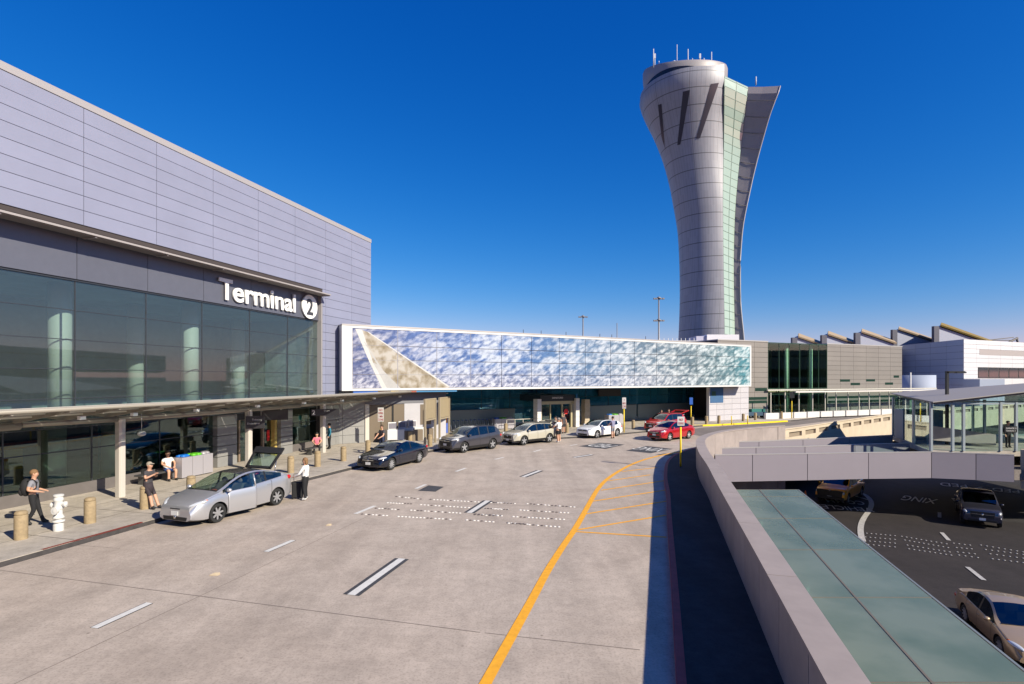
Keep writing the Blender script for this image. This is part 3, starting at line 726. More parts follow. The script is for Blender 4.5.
# ============================================================ MURAL BUILDING
mb=thing('mural_building','low building with a huge blue cloud and wing mural above dark blue glass','building',(0,50,0))
ZB,ZM=4.05,8.74; TL_=46.0; WB=-7.4
m=MB(); m.box(MF,.0,TL_,WB-3,-.06,ZB+.02,ZM-.02); m.build('upper_box',whitep,mb)
m=MB(); m.box(MF,-.02,.72,-.06,0.02,ZB,ZM); m.box(MF,.72,TL_,-.06,.02,ZM-.16,ZM); m.box(MF,.72,TL_,-.06,.02,ZB,ZB+.16); m.box(MF,TL_-.22,TL_+.02,-.06,.02,ZB+.16,ZM-.16)
m.build('mural_frame',mat('mural_frame_white',(.66,.65,.64),.4),mb)
m=MB(); m.box(MF,-.02,TL_,WB-3,.05,ZM+.003,ZM+.10); m.build('roof_edge',lavcap,mb)
# mural material in object space
mm,t,b=nt('mural_print'); N=t.nodes; L=t.links
tc=N.new('ShaderNodeTexCoord')
def vmap(sc_,rot=0):
    mp=N.new('ShaderNodeMapping'); mp.inputs['Scale'].default_value=sc_; mp.inputs['Rotation'].default_value=(0,0,rot); L.new(tc.outputs['UV'],mp.inputs['Vector']); return mp.outputs[0]
def nz(v,s,d=8,r=.6,dist=0.):
    n=N.new('ShaderNodeTexNoise'); n.inputs['Scale'].default_value=s; n.inputs['Detail'].default_value=d; n.inputs['Roughness'].default_value=r; n.inputs['Distortion'].default_value=dist; L.new(v,n.inputs['Vector']); return n.outputs['Fac']
def ramp(f,els):
    r=N.new('ShaderNodeValToRGB'); e=r.color_ramp.elements
    while len(e)<len(els): e.new(.5)
    for x,(p_,c_) in zip(e,els): x.position=p_; x.color=(*c_,1)
    L.new(f,r.inputs[0]); return r.outputs[0]
def mix(f,a,b2,typ='MIX'):
    x=N.new('ShaderNodeMix'); x.data_type='RGBA'; x.blend_type=typ
    if isinstance(f,float): x.inputs[0].default_value=f
    else: L.new(f,x.inputs[0])
    L.new(a,x.inputs[6]); L.new(b2,x.inputs[7]); return x.outputs[2]
sx=N.new('ShaderNodeSeparateXYZ'); L.new(tc.outputs['UV'],sx.inputs[0])   # UV in metres /46
fx=sx.outputs[0]; fy=sx.outputs[1]
ud=vmap((46,4.7,1),R(0))
def rs(deg,s):
    a=N.new('ShaderNodeMapping'); a.inputs['Rotation'].default_value=(0,0,R(deg)); L.new(ud,a.inputs['Vector']); b_=N.new('ShaderNodeMapping'); b_.inputs['Scale'].default_value=s; L.new(a.outputs[0],b_.inputs['Vector']); return b_
rot=rs(-26,(.42,1.15,1))
cl1=nz(rot.outputs[0],1.05,10,.62,.5); rot2=rs(-30,(1.1,2.1,1))
cl2=nz(rot2.outputs[0],1.9,10,.68,.3)
mo=N.new('ShaderNodeMath'); mo.operation='MULTIPLY_ADD'; mo.inputs[1].default_value=.55; L.new(cl1,mo.inputs[0]); m3=N.new('ShaderNodeMath'); m3.operation='MULTIPLY'; m3.inputs[1].default_value=.45; L.new(cl2,m3.inputs[0]); L.new(m3.outputs[0],mo.inputs[2])
cl3=nz(rs(-20,(.5,1.,1)).outputs[0],.42,4,.5,.6); mo2=N.new('ShaderNodeMath'); mo2.operation='MULTIPLY_ADD'; mo2.inputs[1].default_value=.55; mo2.inputs[2].default_value=-.275; L.new(cl3,mo2.inputs[0]); mo3=N.new('ShaderNodeMath'); mo3.operation='ADD'; L.new(mo.outputs[0],mo3.inputs[0]); L.new(mo2.outputs[0],mo3.inputs[1]); vr_=N.new('ShaderNodeTexVoronoi'); vr_.feature='SMOOTH_F1'; vr_.inputs['Scale'].default_value=1.0; vr_.inputs['Smoothness'].default_value=.5
vm_=N.new('ShaderNodeVectorMath'); vm_.operation='ADD'; vmx=rs(-24,(1.15,2.6,1)).outputs[0]; nzc=N.new('ShaderNodeTexNoise'); nzc.inputs['Scale'].default_value=1.2; nzc.inputs['Detail'].default_value=5; L.new(vmx,nzc.inputs['Vector']); vs_=N.new('ShaderNodeVectorMath'); vs_.operation='SCALE'; vs_.inputs['Scale'].default_value=.9; L.new(nzc.outputs['Color'],vs_.inputs[0]); L.new(vmx,vm_.inputs[0]); L.new(vs_.outputs[0],vm_.inputs[1]); L.new(vm_.outputs[0],vr_.inputs['Vector'])
mo4=N.new('ShaderNodeMath'); mo4.operation='MULTIPLY_ADD'; mo4.inputs[1].default_value=-.42; mo4.inputs[2].default_value=.205; L.new(vr_.outputs['Distance'],mo4.inputs[0]); mo5=N.new('ShaderNodeMath'); mo5.operation='ADD'; L.new(mo3.outputs[0],mo5.inputs[0]); L.new(mo4.outputs[0],mo5.inputs[1]); cmask=mo5.outputs[0]
basec=ramp(fx,[(0,(.06,.08,.20)),(.12,(.06,.12,.32)),(.30,(.07,.15,.36)),(.45,(.09,.18,.33)),(.62,(.12,.18,.25)),(.80,(.12,.17,.20)),(.92,(.10,.19,.22)),(1,(.05,.22,.27))])
cloudc=ramp(fx,[(0,(.34,.34,.43)),(.2,(.44,.49,.60)),(.5,(.44,.49,.57)),(.7,(.50,.54,.57)),(1,(.50,.59,.61))])
fc=ramp(cmask,[(.38,(0,0,0)),(.48,(.4,.4,.4)),(.62,(1,1,1))])
rb_=N.new('ShaderNodeRGBToBW'); L.new(fc,rb_.inputs[0])
c=mix(rb_.outputs[0],basec,cloudc)
shade=ramp(cl2,[(.36,(.45,.47,.52)),(.55,(1,1,1))]); c=mix(.6,c,shade,'MULTIPLY')
# darker purple grey low band on the left and middle
lowv=ramp(fy,[(.05,(1,1,1)),(.42,(0,0,0))]); lb=N.new('ShaderNodeRGBToBW'); L.new(lowv,lb.inputs[0])
lowm=ramp(fx,[(0,(.75,)*3),(.3,(.8,)*3),(.5,(.5,)*3),(.62,(.55,)*3),(.8,(.1,)*3),(1,(0,)*3)]); lmb=N.new('ShaderNodeRGBToBW'); L.new(lowm,lmb.inputs[0])
ml=N.new('ShaderNodeMath'); ml.operation='MULTIPLY'; L.new(lb.outputs[0],ml.inputs[0]); L.new(lmb.outputs[0],ml.inputs[1])
greyc=ramp(cl2,[(.40,(.10,.11,.19)),(.5,(.30,.30,.38)),(.6,(.60,.60,.66))]); c=mix(ml.outputs[0],c,greyc)
L.new(c,b.inputs['Base Color']); b.inputs['Roughness'].default_value=.35
MZ0,MZ1=ZB+.16,ZM-.16; T0,T1_=.72,TL_-.22
jx=[.72]
for px in (397.7,436.8,470.7,501.5,531.5,559.3,585.3,610.5,634.5,656.5,677,697,716,734):
    k=K(px); jx.append((12.09+k*38.5)/(.859-.512*k))
jx.append(T1_)
bk_=MB(); bk_.box(MF,T0,T1_,-.075,-.058,MZ0,MZ1); bk_.build('panel_backing',mat('mural_backing',(.16,.13,.13),.8),mb)
me=MB(); g=.022; rows_=[MZ0,MZ0+1.02,MZ0+2.08,MZ0+3.15,MZ1]
for a,b2 in zip(jx,jx[1:]):
    for z0,z1 in zip(rows_,rows_[1:]): me.box(MF,a+g,b2-g,-.055,.0,z0+g,z1-g)
mo_=me.build('mural_panel',mm,mb)
uv=mo_.data.uv_layers.new(name='UVMap')
for li,lp in enumerate(mo_.data.loops):
    co=mo_.data.vertices[lp.vertex_index].co+mb.location; t_=(co-P1).dot(MU); uv.data[li].uv=(t_/46,(co.z-MZ0)/(MZ1-MZ0))
# printed wing: tapering aircraft wing shapes
wg,t,b=nt('wing_print'); N=t.nodes; L=t.links
tc=N.new('ShaderNodeTexCoord'); n1=N.new('ShaderNodeTexNoise'); n1.inputs['Scale'].default_value=1.6; n1.inputs['Detail'].default_value=7; L.new(tc.outputs['Object'],n1.inputs['Vector'])
r1=N.new('ShaderNodeValToRGB'); e=r1.color_ramp.elements; e[0].position=.38; e[0].color=(.20,.16,.10,1); e[1].position=.62; e[1].color=(.42,.39,.35,1); e.new(.5).color=(.32,.28,.22,1); L.new(n1.outputs['Fac'],r1.inputs[0]); L.new(r1.outputs[0],b.inputs['Base Color']); b.inputs['Roughness'].default_value=.4
wingw=mat('wing_print_pale',(.54,.53,.51),.4,noise=.08,nscale=1.5); wings=mat('wing_print_shade',(.42,.41,.40),.4,noise=.1,nscale=1.5)
def MP(px,py,w):   # pixel on the mural plane
    k=K(px); t_=(12.09+.512*w*-1+k*(38.5-.859*w))/(.859-.512*k); q=MF(t_,w,0); return Vector((q.x,q.y,H-(py-HY)/F*q.y))
def m3p(x,y): return (330+x/4.654,300+y/4.654)
for nm_,poly,mt_,w_ in (('printed_wing',[(150,140),(178,150),(310,245),(490,362),(555,403),(555,411),(265,411),(200,290)],wg,.004),
    ('printed_wing',[(118,134),(150,139),(200,290),(265,411),(242,411),(180,280)],wingw,.004),
    ('printed_wing',[(200,290),(220,300),(330,411),(265,411)],wings,.007),
    ('printed_wing',[(175,150),(182,150),(560,404),(548,404)],wingw,.007),
    ('printed_wing',[(158,195),(163,195),(300,411),(285,411)],wings,.008)):
    P=[MP(*m3p(x,y),w_) for x,y in poly]; m=MB(); m.ext(P,MN*-.002); m.build(nm_,mt_,mb)
# panel joints over the wing
m=MB()
for a in jx[1:4]: m.box(MF,a-g,a+g,.0,.011,MZ0,MZ1)
for z_ in rows_[1:4]: m.box(MF,T0,10.5,.0,.011,z_-.008,z_+.008)
m.build('panel_joint',mat('mural_joint',(.25,.25,.3),.7),mb)
# underside and glass wall
m=MB(); m.box(MF,0,TL_,WB,-.1,ZB-.02,ZB+.02); m.build('soffit',mat('soffit_dark',(.10,.12,.14),.5),mb)
m=MB(); mu=MB(); ta,tb=8.6,53.6; n=14; st=(tb-ta)/n
for i in range(n):
    for z0,z1 in ((.55,1.95),(1.95,3.0),(3.0,4.0)): m.box(MF,ta+st*i+.03,ta+st*(i+1)-.03,WB-.02,WB,z0+.015,z1-.015)
    mu.box(MF,ta+st*i-.03,ta+st*i+.03,WB-.12,WB+.015,.15,4.03)
for z in (.55,1.95,3.0): mu.box(MF,ta,tb,WB-.08,WB+.008,z-.02,z+.02)
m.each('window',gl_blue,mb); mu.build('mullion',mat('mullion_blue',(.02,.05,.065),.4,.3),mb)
m=MB(); m.box(MF,ta,tb,WB-.3,WB+.04,.15,.55); m.build('plinth',whitep,mb)
m=MB(); m.box(MF,ta,tb,-19,-18.8,0,4.1); m.box(MF,ta,tb,-19,WB-.2,.02,.1); m.box(MF,ta,tb,-19,WB-.2,3.95,4.0); m.build('interior_shell',mat('interior_teal',(.10,.40,.52),.7,noise=.5,nscale=.35),mb)
m=MB()
for i in range(7):
    p=MF(12+i*5.6,-9.2,0); m.lathe([(.35,.1),(.35,4)],(p.x,p.y,0),16)
m.each('interior_column',mat('teal_column',(.15,.35,.38),.6),mb)
frs=glassmat('windbreak_glass',(.62,.72,.72),.14,.45,(.8,.9,.9),.35); 
m=MB()
for a,b2 in ((11.,18.6),(25.5,35.),(35.2,44.)):
    m.box(MF,a,b2,WB+.35,WB+.37,.3,1.95)
m.each('frosted_band',frs,mb)
# entrance vestibule
tv0,tv1=18.9,23.9; wv=-3.4
m=MB(); m.box(MF,tv0+.5,tv1-.4,WB,wv-.25,2.75,3.35); m.build('vestibule_header',mat('vestibule_black',(.012,.016,.02),.3),mb)
for a in (tv0,tv1-.45):
    m=MB(); z=.15
    while z<2.9: m.box(MF,a,a+.45,wv-.7,wv,z+.01,min(z+.5,3.0)-.01); z+=.5
    m.build('vestibule_pier',whitep,mb)
m=MB(); m.box(MF,tv0+.45,tv0+.7,wv-.5,wv-.3,.15,2.75); m.box(MF,tv1-.85,tv1-.65,wv-.5,wv-.3,.15,2.75); m.box(MF,tv0+.45,tv1-.45,wv-.5,wv-.3,2.45,2.75); m.box(MF,tv0+1.7,tv0+1.8,wv-.5,wv-.35,.15,2.45);m.box(MF,tv1-1.9,tv1-1.8,wv-.5,wv-.35,.15,2.45);m.build('door_frame',mat('vestibule_frame',(.42,.36,.22),.4,.2),mb)
m=MB(); m.box(MF,tv1-1.75,tv1-.9,wv-.46,wv-.44,.2,2.4); m.box(MF,tv0+.75,tv0+1.65,wv-.46,wv-.44,.2,2.4); m.build('sliding_door',gl_lo,mb)
m=MB(); c_=MF(tv1-1.35,wv-.42,1.7); m.ext([c_+MU*(.26*math.cos(i*math.pi/10))+Vector((0,0,.26*math.sin(i*math.pi/10))) for i in range(20)],MN*.02); m.build('door_notice',MATS['red_notice'],mb)
text('DEPARTURES',.22,MF((tv0+tv1)/2,wv-.24,3.0),MU,(0,0,1),whitep,'sign_lettering',mb,.004,.004,'CENTER'); text('1',.55,MF(tv1-.35,wv+.02,3.05),MU,(0,0,1),mat('sign_blue',(.05,.22,.55),.5),'sign_lettering',mb,.01,.01,'CENTER')
# black display above and right white panelled wall with blue window
m=MB(); m.box(MF,29.2,32.4,WB+.4,WB+.6,3.0,3.75); tag(m.build('display_screen',black),'wide black display sign hanging under the mural right of the glass vestibule','sign')
m=MB()
WQ=-1.6
def tM(px,w): k=K(px); return (12.09+38.5*k-.859*w*k-.512*w)/(.859-.512*k)
ja=[tM(x,WQ) for x in (709,716.5,724,732,740.5)]+[tM(740.5,WQ)+1.5]
for a,b2 in zip(ja,ja[1:]):
    z=.15
    while z<4.0: 
        m.box(MF,a+.012,b2-.012,WQ-.05,WQ+.01,z+.012,min(z+.62,4.0)-.012); z+=.63
m.build('white_panel',mat('white_panel',(.50,.48,.51),.45,.1,island=.03),mb)
m=MB(); m.box(MF,ja[0],ja[-1],WQ-.35,WQ-.045,0,4.0); m.build('wall_core',whitep,mb)
m=MB(); m.box(MF,tM(710,WQ),tM(723,WQ),WQ+.012,WQ+.04,2.2,3.95); m.build('blue_window',mat('blue_window_glass',(.10,.20,.38),.15,.3),mb)
m=MB(); m.box(MF,tM(711.5,WQ),tM(715.5,WQ),WQ+.043,WQ+.06,3.0,3.5); m.build('green_sign',mat('green_sign',(.01,.06,.03),.5),mb)
# wall W2 under the mural at the left (doors)
m=MB(); z=.15; w2=-1.1
while z<3.9:
    for a,b2 in ((-.9,.3),(.3,1.9)): m.box(MF,a+.012,b2-.012,w2-.05,w2,z+.012,min(z+.62,3.95)-.012)
    z+=.62
m.build('side_panel',gpanel,mb)
m=MB(); m.box(MF,-.9,8.5,WB,w2-.05,.1,4.02); m.build('side_core',mat('side_wall_grey',(.30,.29,.30),.6,noise=.05),mb)
m=MB(); m.box(MF,1.95,2.25,w2-.05,w2+.04,.15,3.0); m.build('door_jamb',steel2,mb)
brn=mat('brown_door',(.16,.125,.09),.5,.1)
m=MB(); m.box(MF,2.3,4.0,w2-.05,w2-.01,.15,2.95); m.box(MF,4.15,5.0,w2-.05,w2-.01,.15,2.95); m.build('brown_door',brn,mb)
m=MB(); m.box(MF,4.0,4.13,w2-.05,w2+.02,.15,2.95); m.build('door_gap',black,mb)
m=MB(); m.box(MF,1.95,8.5,w2-.05,w2+.02,3.0,3.9); m.build('side_fascia',mat('fascia_grey',(.16,.16,.18),.5),mb)
m=MB(); m.box(MF,5.0,8.5,w2-.05,w2+.01,.15,3.0); m.build('side_white_wall',mat('pale_wall',(.44,.43,.46),.5,noise=.03),mb)
m=MB(); m.box(MF,6.3,7.2,w2+.012,w2+.03,1.3,2.9); m.build('brown_panel',brn,mb)
for i,(a,b2,c_) in enumerate(((.8,2.6,(.03,.12,.45)),(2.6,3.6,(.10,.05,.03)),(3.6,4.2,(.65,.42,.03)),(4.2,5.6,(.30,.08,.05)),(5.6,9.0,(.04,.18,.36)))):
    m=MB(); m.box(MF,a,b2,-.3,-.06,ZB-.16,ZB-.021); m.build('painted_soffit',mat('soffit_colour_%d'%i,c_,.5),mb)
# small roof things
m=MB()
for px in (527,545,570,604,616,650): 
    k=K(px); t_=(12.09+k*38.5)/(.859-.512*k); p=MF(t_,-.6,ZM+.1); m.tube([p,p+Vector((0,0,.35))],.03,6)
m.each('roof_lamp',mull,mb)
# roof block at the tower's foot
m=MB(); rb0=thing('roof_block','small pale lilac plant block on the roof at the foot of the control tower','rooftop block',(29,76,0))
m.box(W,27.4,31.9,76,80,8,11.15); m.build('block_wall',mat('block_white',(.68,.66,.70),.5,.1),rb0)
m=MB(); m.box(W,26.0,27.4,76.3,80,8,10.95); m.build('side_block',mat('block_lilac',(.45,.44,.55),.5,.1),rb0)
m=MB(); 
for i in range(9): m.tube([(20.6+i*.6,75.5,9.6),(20.6+i*.6,75.5,10.6)],.04,6)
m.box(W,20.4,26,75.45,75.55,10.2,10.26); m.build('railing',whitep,rb0)
m=MB(); m.box(W,19,33,75,81,4,9.2); m.build('base',lavcap,rb0)
# ============================================================ TERMINAL ONE (right, grey)
t1=thing('grey_terminal','long grey panelled terminal building with a green glass atrium right of the mural','building',(40,70,0))
ZT1=9.55
m=MB(); cols=[-8.2,-5.2,-2.3,-.02]; 
def panels(mb_,cols,z0,z1,row=.62,fr=BF,w=0.,g=.014):
    for a,b2 in zip(cols,cols[1:]):
        z=z0
        while z<z1-.05: mb_.box(fr,a+g,b2-g,w-.05,w,z+g,min(z+row,z1)-g); z+=row
panels(m,cols,.15,ZT1); m.build('wall_panel',t1panel,t1); m=MB()
c2=[10.75+i*2.62 for i in range(7)]; panels(m,c2,3.6,ZT1)
m.build('wall_panel',t1panel,t1)
m=MB(); m.box(BF,-8.2,0,-20,-.045,0,ZT1-.02); m.box(BF,10.7,26.5,-20,-.045,0,ZT1-.02); m.build('wall_core',joint,t1)
m=MB(); m.box(BF,-8.2,0,-20,.03,ZT1-.02,ZT1+.1); m.box(BF,10.7,26.5,-20,.03,ZT1-.02,ZT1+.1); m.build('coping',mat('t1_cap',(.40,.38,.37),.5,.2),t1)
m=MB(); mu=MB()
cg=[0,1.9,3.7,5.6,7.4,9.1,10.7]
for a,b2 in zip(cg,cg[1:]):
    for z0 in [3.75+i*1.13 for i in range(5)]: m.box(BF,a+.03,b2-.03,-.03,0,z0+.015,z0+1.115)
    for z0,z1 in ((.2,1.6),(1.6,3.0)): m.box(BF,a+.03,b2-.03,-.03,0,z0,z1)
    mu.box(BF,a-.03,a+.03,-.12,.012,.15,9.45)
mu.box(BF,10.67,10.73,-.12,.012,.15,9.45)
for z in (3.0,3.7): mu.box(BF,0,10.7,-.1,.01,z-.04,z+.04)
mu.box(BF,0,10.7,-.1,.01,9.4,9.5)
m.each('atrium_window',gl_green,t1); mu.build('mullion',mat('mullion_green',(.03,.07,.045),.4,.3),t1)
m=MB(); m.box(BF,0,10.7,-9,-8.8,0,9.4); m.box(BF,0,10.7,-9,-.2,.05,.12); m.box(BF,0,10.7,-9,-.2,9.3,9.4); m.box(BF,0,10.7,-9,-.3,3.2,3.6); m.build('interior_shell',mat('interior_green',(.14,.15,.09),.7,noise=.4,nscale=.4),t1)
m=MB()
for a in (4.4,8.8): 
    p=BF(a,-1.0,0); m.lathe([(.28,.1),(.28,9.3)],(p.x,p.y,0),14)
m.each('interior_column',mat('pale_green_column',(.45,.5,.45),.6),t1)
m=MB(); m.box(BF,.8,3.2,-4,-3.8,3.6,8.2); m.build('interior_screen',mat('interior_ochre',(.22,.17,.05),.6),t1)
# horizontal dark slot windows
ds=mat('slot_window',(.02,.045,.035),.15)
m=MB()
for px0,px1,py,hh in ((840,850,380.5,1.6),(850.6,860,384,1.6),(866,875,380.3,1.6),(885,893,383.6,1.6),(893.6,899,376.6,1.6),(755,767,389.5,2.0),(739,767,398.5,1.8),(739,767,402,1.8)):
    def tb(px): k=K(px); return (k*67.6-32.)/(.918-.396*k)
    a,b2=tb(px0),tb(px1); dd=BF((a+b2)/2,0,0).y; z=H-(py-HY)/F*dd; m.box(BF,a,b2,-.03,.012,z-.1*hh,z+.1*hh)
m.each('slot_window',ds,t1)
def tb(px,w=0.): k=K(px); return (k*(67.6-.918*w)-32.-.396*w)/(.918-.396*k)
# T1 ground floor wall with slots + windscreens
m=MB(); m.box(BF,10.7,26.5,-.04,.0,.15,3.5); m.build('ground_floor_wall',t1panel,t1)
m=MB()
for z in (2.3,1.7): m.box(BF,10.9,26.3,.002,.014,z,z+.3)
m.each('slot_window',ds,t1)
tc_=thing('far_canopy','long thin white canopy on posts in front of the grey terminal','canopy',(45,70,0))
m=MB(); m.box(BF,1.2,34,2.55,3.0,3.25,3.42); m.build('roof_beam',mat('canopy_white',(.66,.62,.58),.5),tc_)
m=MB(); m.box(BF,-.5,34,.2,.4,3.44,3.60); m.build('rear_beam',steel2,tc_)
m=MB(); m.box(BF,1.2,34,.42,2.54,3.34,3.36); m.build('glass_roof',gl_clear,tc_)
m=MB(); gg=MB(); prev=None
for px in (770.7,785,798.8,812.5,825,836,848,859,869,879.5,889,899):
    a=tb(px,1.8); m.box(BF,a-.05,a+.05,1.75,1.85,.15,3.25)
    if prev is not None: gg.box(BF,prev+.08,a-.08,1.79,1.81,.9,2.6)
    prev=a
m.each('post',steel2,tc_); gg.each('windscreen',gl_clear,tc_)
m=MB(); prev=None
a0=tb(766,2.6)
for i in range(12):
    a=a0+i*2.35; m.box(BF,a,a+2.1,2.3,2.6,.15,.85)
m.each('low_wall',whitep,tc_)
# blue shaded / white building further right
wh=thing('white_building','white panelled building with a grey stripe and ribbon windows at far right','building',(81,97,0))
c0=Vector((81,97,0)); bu=Vector((1.6,17.7,0)).normalized(); wu=Vector((20.6,9.6,0)).normalized()
def BW(a,b,z): return c0+bu*a+wu*b+Vector((0,0,z))
m=MB(); rowz=1.2; z=-1.
while z<12: 
    for a,b2 in zip([i*4.4 for i in range(6)],[i*4.4 for i in range(1,7)]): m.box(BW,a+.02,b2-.02,-.05,0,z+.02,min(z+rowz,12.05)-.02)
    z+=rowz
m.build('side_panel',mat('blue_grey_panel',(.34,.38,.48),.45,.2,island=.03),wh)
wf=lambda a,b,z:c0+wu*a+bu*b+Vector((0,0,z))
m=MB(); z=-1.
zs=[(-1,4.55,0),(6.1,12.05,1)]
for i in range(12):
    a,b2=i*4.2,(i+1)*4.2
    for z0 in [7.05+j*.83 for j in range(6)]: m.box(wf,a+.02,b2-.02,-.02,.03,z0+.02,z0+.81)
    m.box(wf,a+.02,b2-.02,-.02,.03,3.2,5.0)
    
for z0 in (5.02,5.7,6.38): m.box(wf,0.02,4.6,-.02,.03,z0+.02,z0+.66)
m.build('white_panel',mat('white_panel_bright',(.62,.60,.62),.5,island=.02),wh)
m=MB(); m.box(wf,.03,60,.03,.09,-1,12.05); m.build('wall_core',mat('ribbon_frame',(.35,.33,.33),.6),wh)
m=MB(); m.prism([tuple(x.xy) for x in (wf(0,.03,0),wf(60,.03,0),wf(60,26,0),wf(0,26,0))],-1,12.0); m.build('core',joint,wh)
m=MB(); m.box(wf,5.2,50,-.05,-.02,9.35,10.35); m.build('grey_stripe',mat('stripe_grey',(.38,.33,.32),.6),wh)
m=MB()
for i in range(8): m.box(wf,4.9+i*3.6,8.1+i*3.6,-.02,.0,5.05,6.95)
m.each('ribbon_window',mat('ribbon_glass',(.05,.06,.07),.1),wh)
m=MB(); m.box(wf,-.4,7.8,-4,-.1,-1,4.9); m.build('low_annex',MATS['blue_grey_panel'],wh)
cy=MB(); cp_=G(909,385.0,4); cy.lathe([(3.2,-1),(3.2,5.6)],(74.,99.5,0),24); cy.build('round_stair',mat('stair_blue_grey',(.34,.38,.48),.75),wh)
# saw tooth roof lights
def saw(pl,pr,ytl,ytr,dep,ln,lab,col):
    # pl: left px, pr: right px; profile wedge
    th=thing('roof_light',lab,'roof light',(K(pl)*dep,dep,0),0,'saw tooth roof lights on the far roof')
    X0,X1=K(pl)*dep,K(pr)*dep; z0=H-(ytl-HY)/F*dep-.45; z1=H-(ytr-HY)/F*dep-.6; back=dep+ln
    sh=K((pl+pr)/2)*ln
    m=MB(); m.add([(X0,dep,5),(X1,dep,5),(X1,dep,z1),(X0+.9,dep,z0-.15),(X0,dep,z0-.5),(X0+sh,back,5),(X1+sh,back,5),(X1+sh,back,z1+1.3),(X0+.9+sh,back,z0-.15+1.3),(X0+sh,back,z0+.8)],[(0,1,2,3,4),(5,9,8,7,6),(1,6,7,2),(2,7,8,3),(3,8,9,4),(4,9,5,0),(0,5,6,1)]); m.build('side_wall',mat('saw_side',(.34,.36,.44),.5,.2,noise=.05),th)
    m=MB(); m.add([(X0+.6,dep-.4,z0-.02),(X1+.2,dep-.4,z1-.0),(X1+sh,back,z1+1.35),(X0+.7+sh,back,z0+1.4)],[(0,1,2,3)]); o=m.build('sloping_roof',col,th); md=o.modifiers.new('s','SOLIDIFY'); md.thickness=.3; md.offset=1
    m=MB(); m.box(W,X0-.5,X0+.55,dep-.3,dep+.4,5,z0-.05); m.build('dark_end',mat('saw_end',(.09,.09,.12),.6),th)
rt=mat('tan_roof',(.36,.27,.17),.8,noise=.08); ro=mat('ochre_roof',(.22,.15,.03),.8,noise=.1)
saw(794,822,335.3,343.5,116,9,'leftmost and smallest tan saw tooth roof light behind the green atrium',rt)
saw(823.5,856,332.8,342.5,115,9,'second tan saw tooth roof light from the left on the far roof',rt)
saw(857,894,330.4,341.5,114,9,'third tan saw tooth roof light from the left on the far roof',rt)
saw(894,935,327.5,339.8,120,10,'fourth tan saw tooth roof light left of the ochre one',rt)
saw(935.5,993,323.8,342,112,9,'largest rightmost saw tooth roof light with an ochre sloping roof',ro)
# jet bridge crane thing
m=MB()
m.tube([(118,130,13),(121.5,130,14.8)],.25,6); m.tube([(96,130,14.3),(120,130,14.2)],.12,6); m.tube([(104,130,13.2),(120.5,130,14.9)],.12,6); m.tube([(121.2,130,14.8),(122.5,130,11)],.25,6); m.tube([(96,130,14.4),(96,130,13)],.12,6); m.tube([(107,130,13),(108,130,12)],.1,6); m.tube([(122,130,12),(122,130,-1)],.4,8)
tag(m.build('crane',mat('crane_grey',(.13,.12,.12),.6)),'thin dark crane boom showing above the white building at far right','crane')
# ============================================================ CONTROL TOWER
tw=thing('control_tower','tall flared silver air traffic control tower with a pale green glass strip','tower',((711-512)/F*95,95,0))
def interp(tab,y):
    tab=sorted(tab)
    if y<=tab[0][0]: return tab[0][1]
    if y>=tab[-1][0]: return tab[-1][1]
    for i in range(len(tab)-1):
        y0,v0=tab[i]; y1,v1=tab[i+1]
        if y0<=y<=y1:
            # catmull-rom
            vm=tab[i-1] if i>0 else tab[i]; vp=tab[i+2] if i+2<len(tab) else tab[i+1]
            t=(y-y0)/(y1-y0); m0=(v1-vm[1])/(y1-vm[0])*(y1-y0); m1=(vp[1]-v0)/(vp[0]-y0)*(y1-y0)
            return (2*t**3-3*t*t+1)*v0+(t**3-2*t*t+t)*m0+(-2*t**3+3*t*t)*v1+(t**3-t*t)*m1
LEFT=[(379,678.5),(345,679.6),(305,681.0),(276,681),(250,680.2),(228,678.6),(204,674.6),(180,670),(156,663.4),(132.6,654.5),(114,645.8),(99.7,640.8),(93,641.5),(80,643)]
CEN=[(379,712.5),(345,712),(276,710.5),(228,707),(200,703.5),(156,696.5),(114,690),(93,688),(80,688)]
SEAM=[(379,724.6),(345,724.6),(276,723.5),(209,722.8),(150,723.6),(64,724.8)]
GR=[(379,735.5),(334,735),(266,734),(209,735.6),(150,741),(90,748.2)]
WO=[(379,746.5),(339,744),(305,740.8),(276,740.2),(254.8,740.6),(228.5,742.8),(210,746),(166.8,755.5),(132.6,764.7),(111.6,771),(88,780.2)]
DC=95.; ZWO=H+291*87.5/F; ZGO=H+288.5*90.3/F; ZSO=H+298*89.2/F
def zy(y): return H+(HY-y)*DC/F
def yz(z): return HY-(z-H)*F/DC
def tX(px,dep): return K(px)*dep
def shell(z):
    y=yz(z); l=interp(LEFT,y); c=interp(CEN,y); cx=tX(c,DC); r=cx-tX(l,DC)
    s=interp(SEAM,y); dep=DC-r*.8
    for _ in range(8):
        X=tX(s,dep); sn=max(-.95,min(.95,(X-cx)/r)); dep=DC-r*math.cos(math.asin(sn))
    return cx,r,math.asin(sn),dep
def rings(zl,ztop=None):
    out=[]
    for z in zl:
        cx,r,a,dep=shell(z); y=yz(z)
        sp=Vector((cx+r*math.sin(a),DC-r*math.cos(a),z))
        dg=dep+.3+.5*r*.3; gz=-1+(z+1)*(ZGO+1)/56.2; gx=tX(interp(GR,HY-(gz-H)*F/dg),dg); gp=Vector((gx,dg,gz))
        ox=tX(interp(WO,y),dg); dx=ox-gx; do=dg-.55*dx
        for _ in range(6):
            zo=-1+(z+1)*(ZWO+1)/56.2; yo=HY-(zo-H)*F/do; ox=tX(interp(WO,yo),do); do=dg-.55*(ox-gx)
        op=Vector((ox,do,zo))
        out.append((cx,r,a,sp,gp,op))
    return out
NZ=44; zl=[-1+ (55.2+1)*i/(NZ-1) for i in range(NZ)]
RG=rings(zl)
NA=56
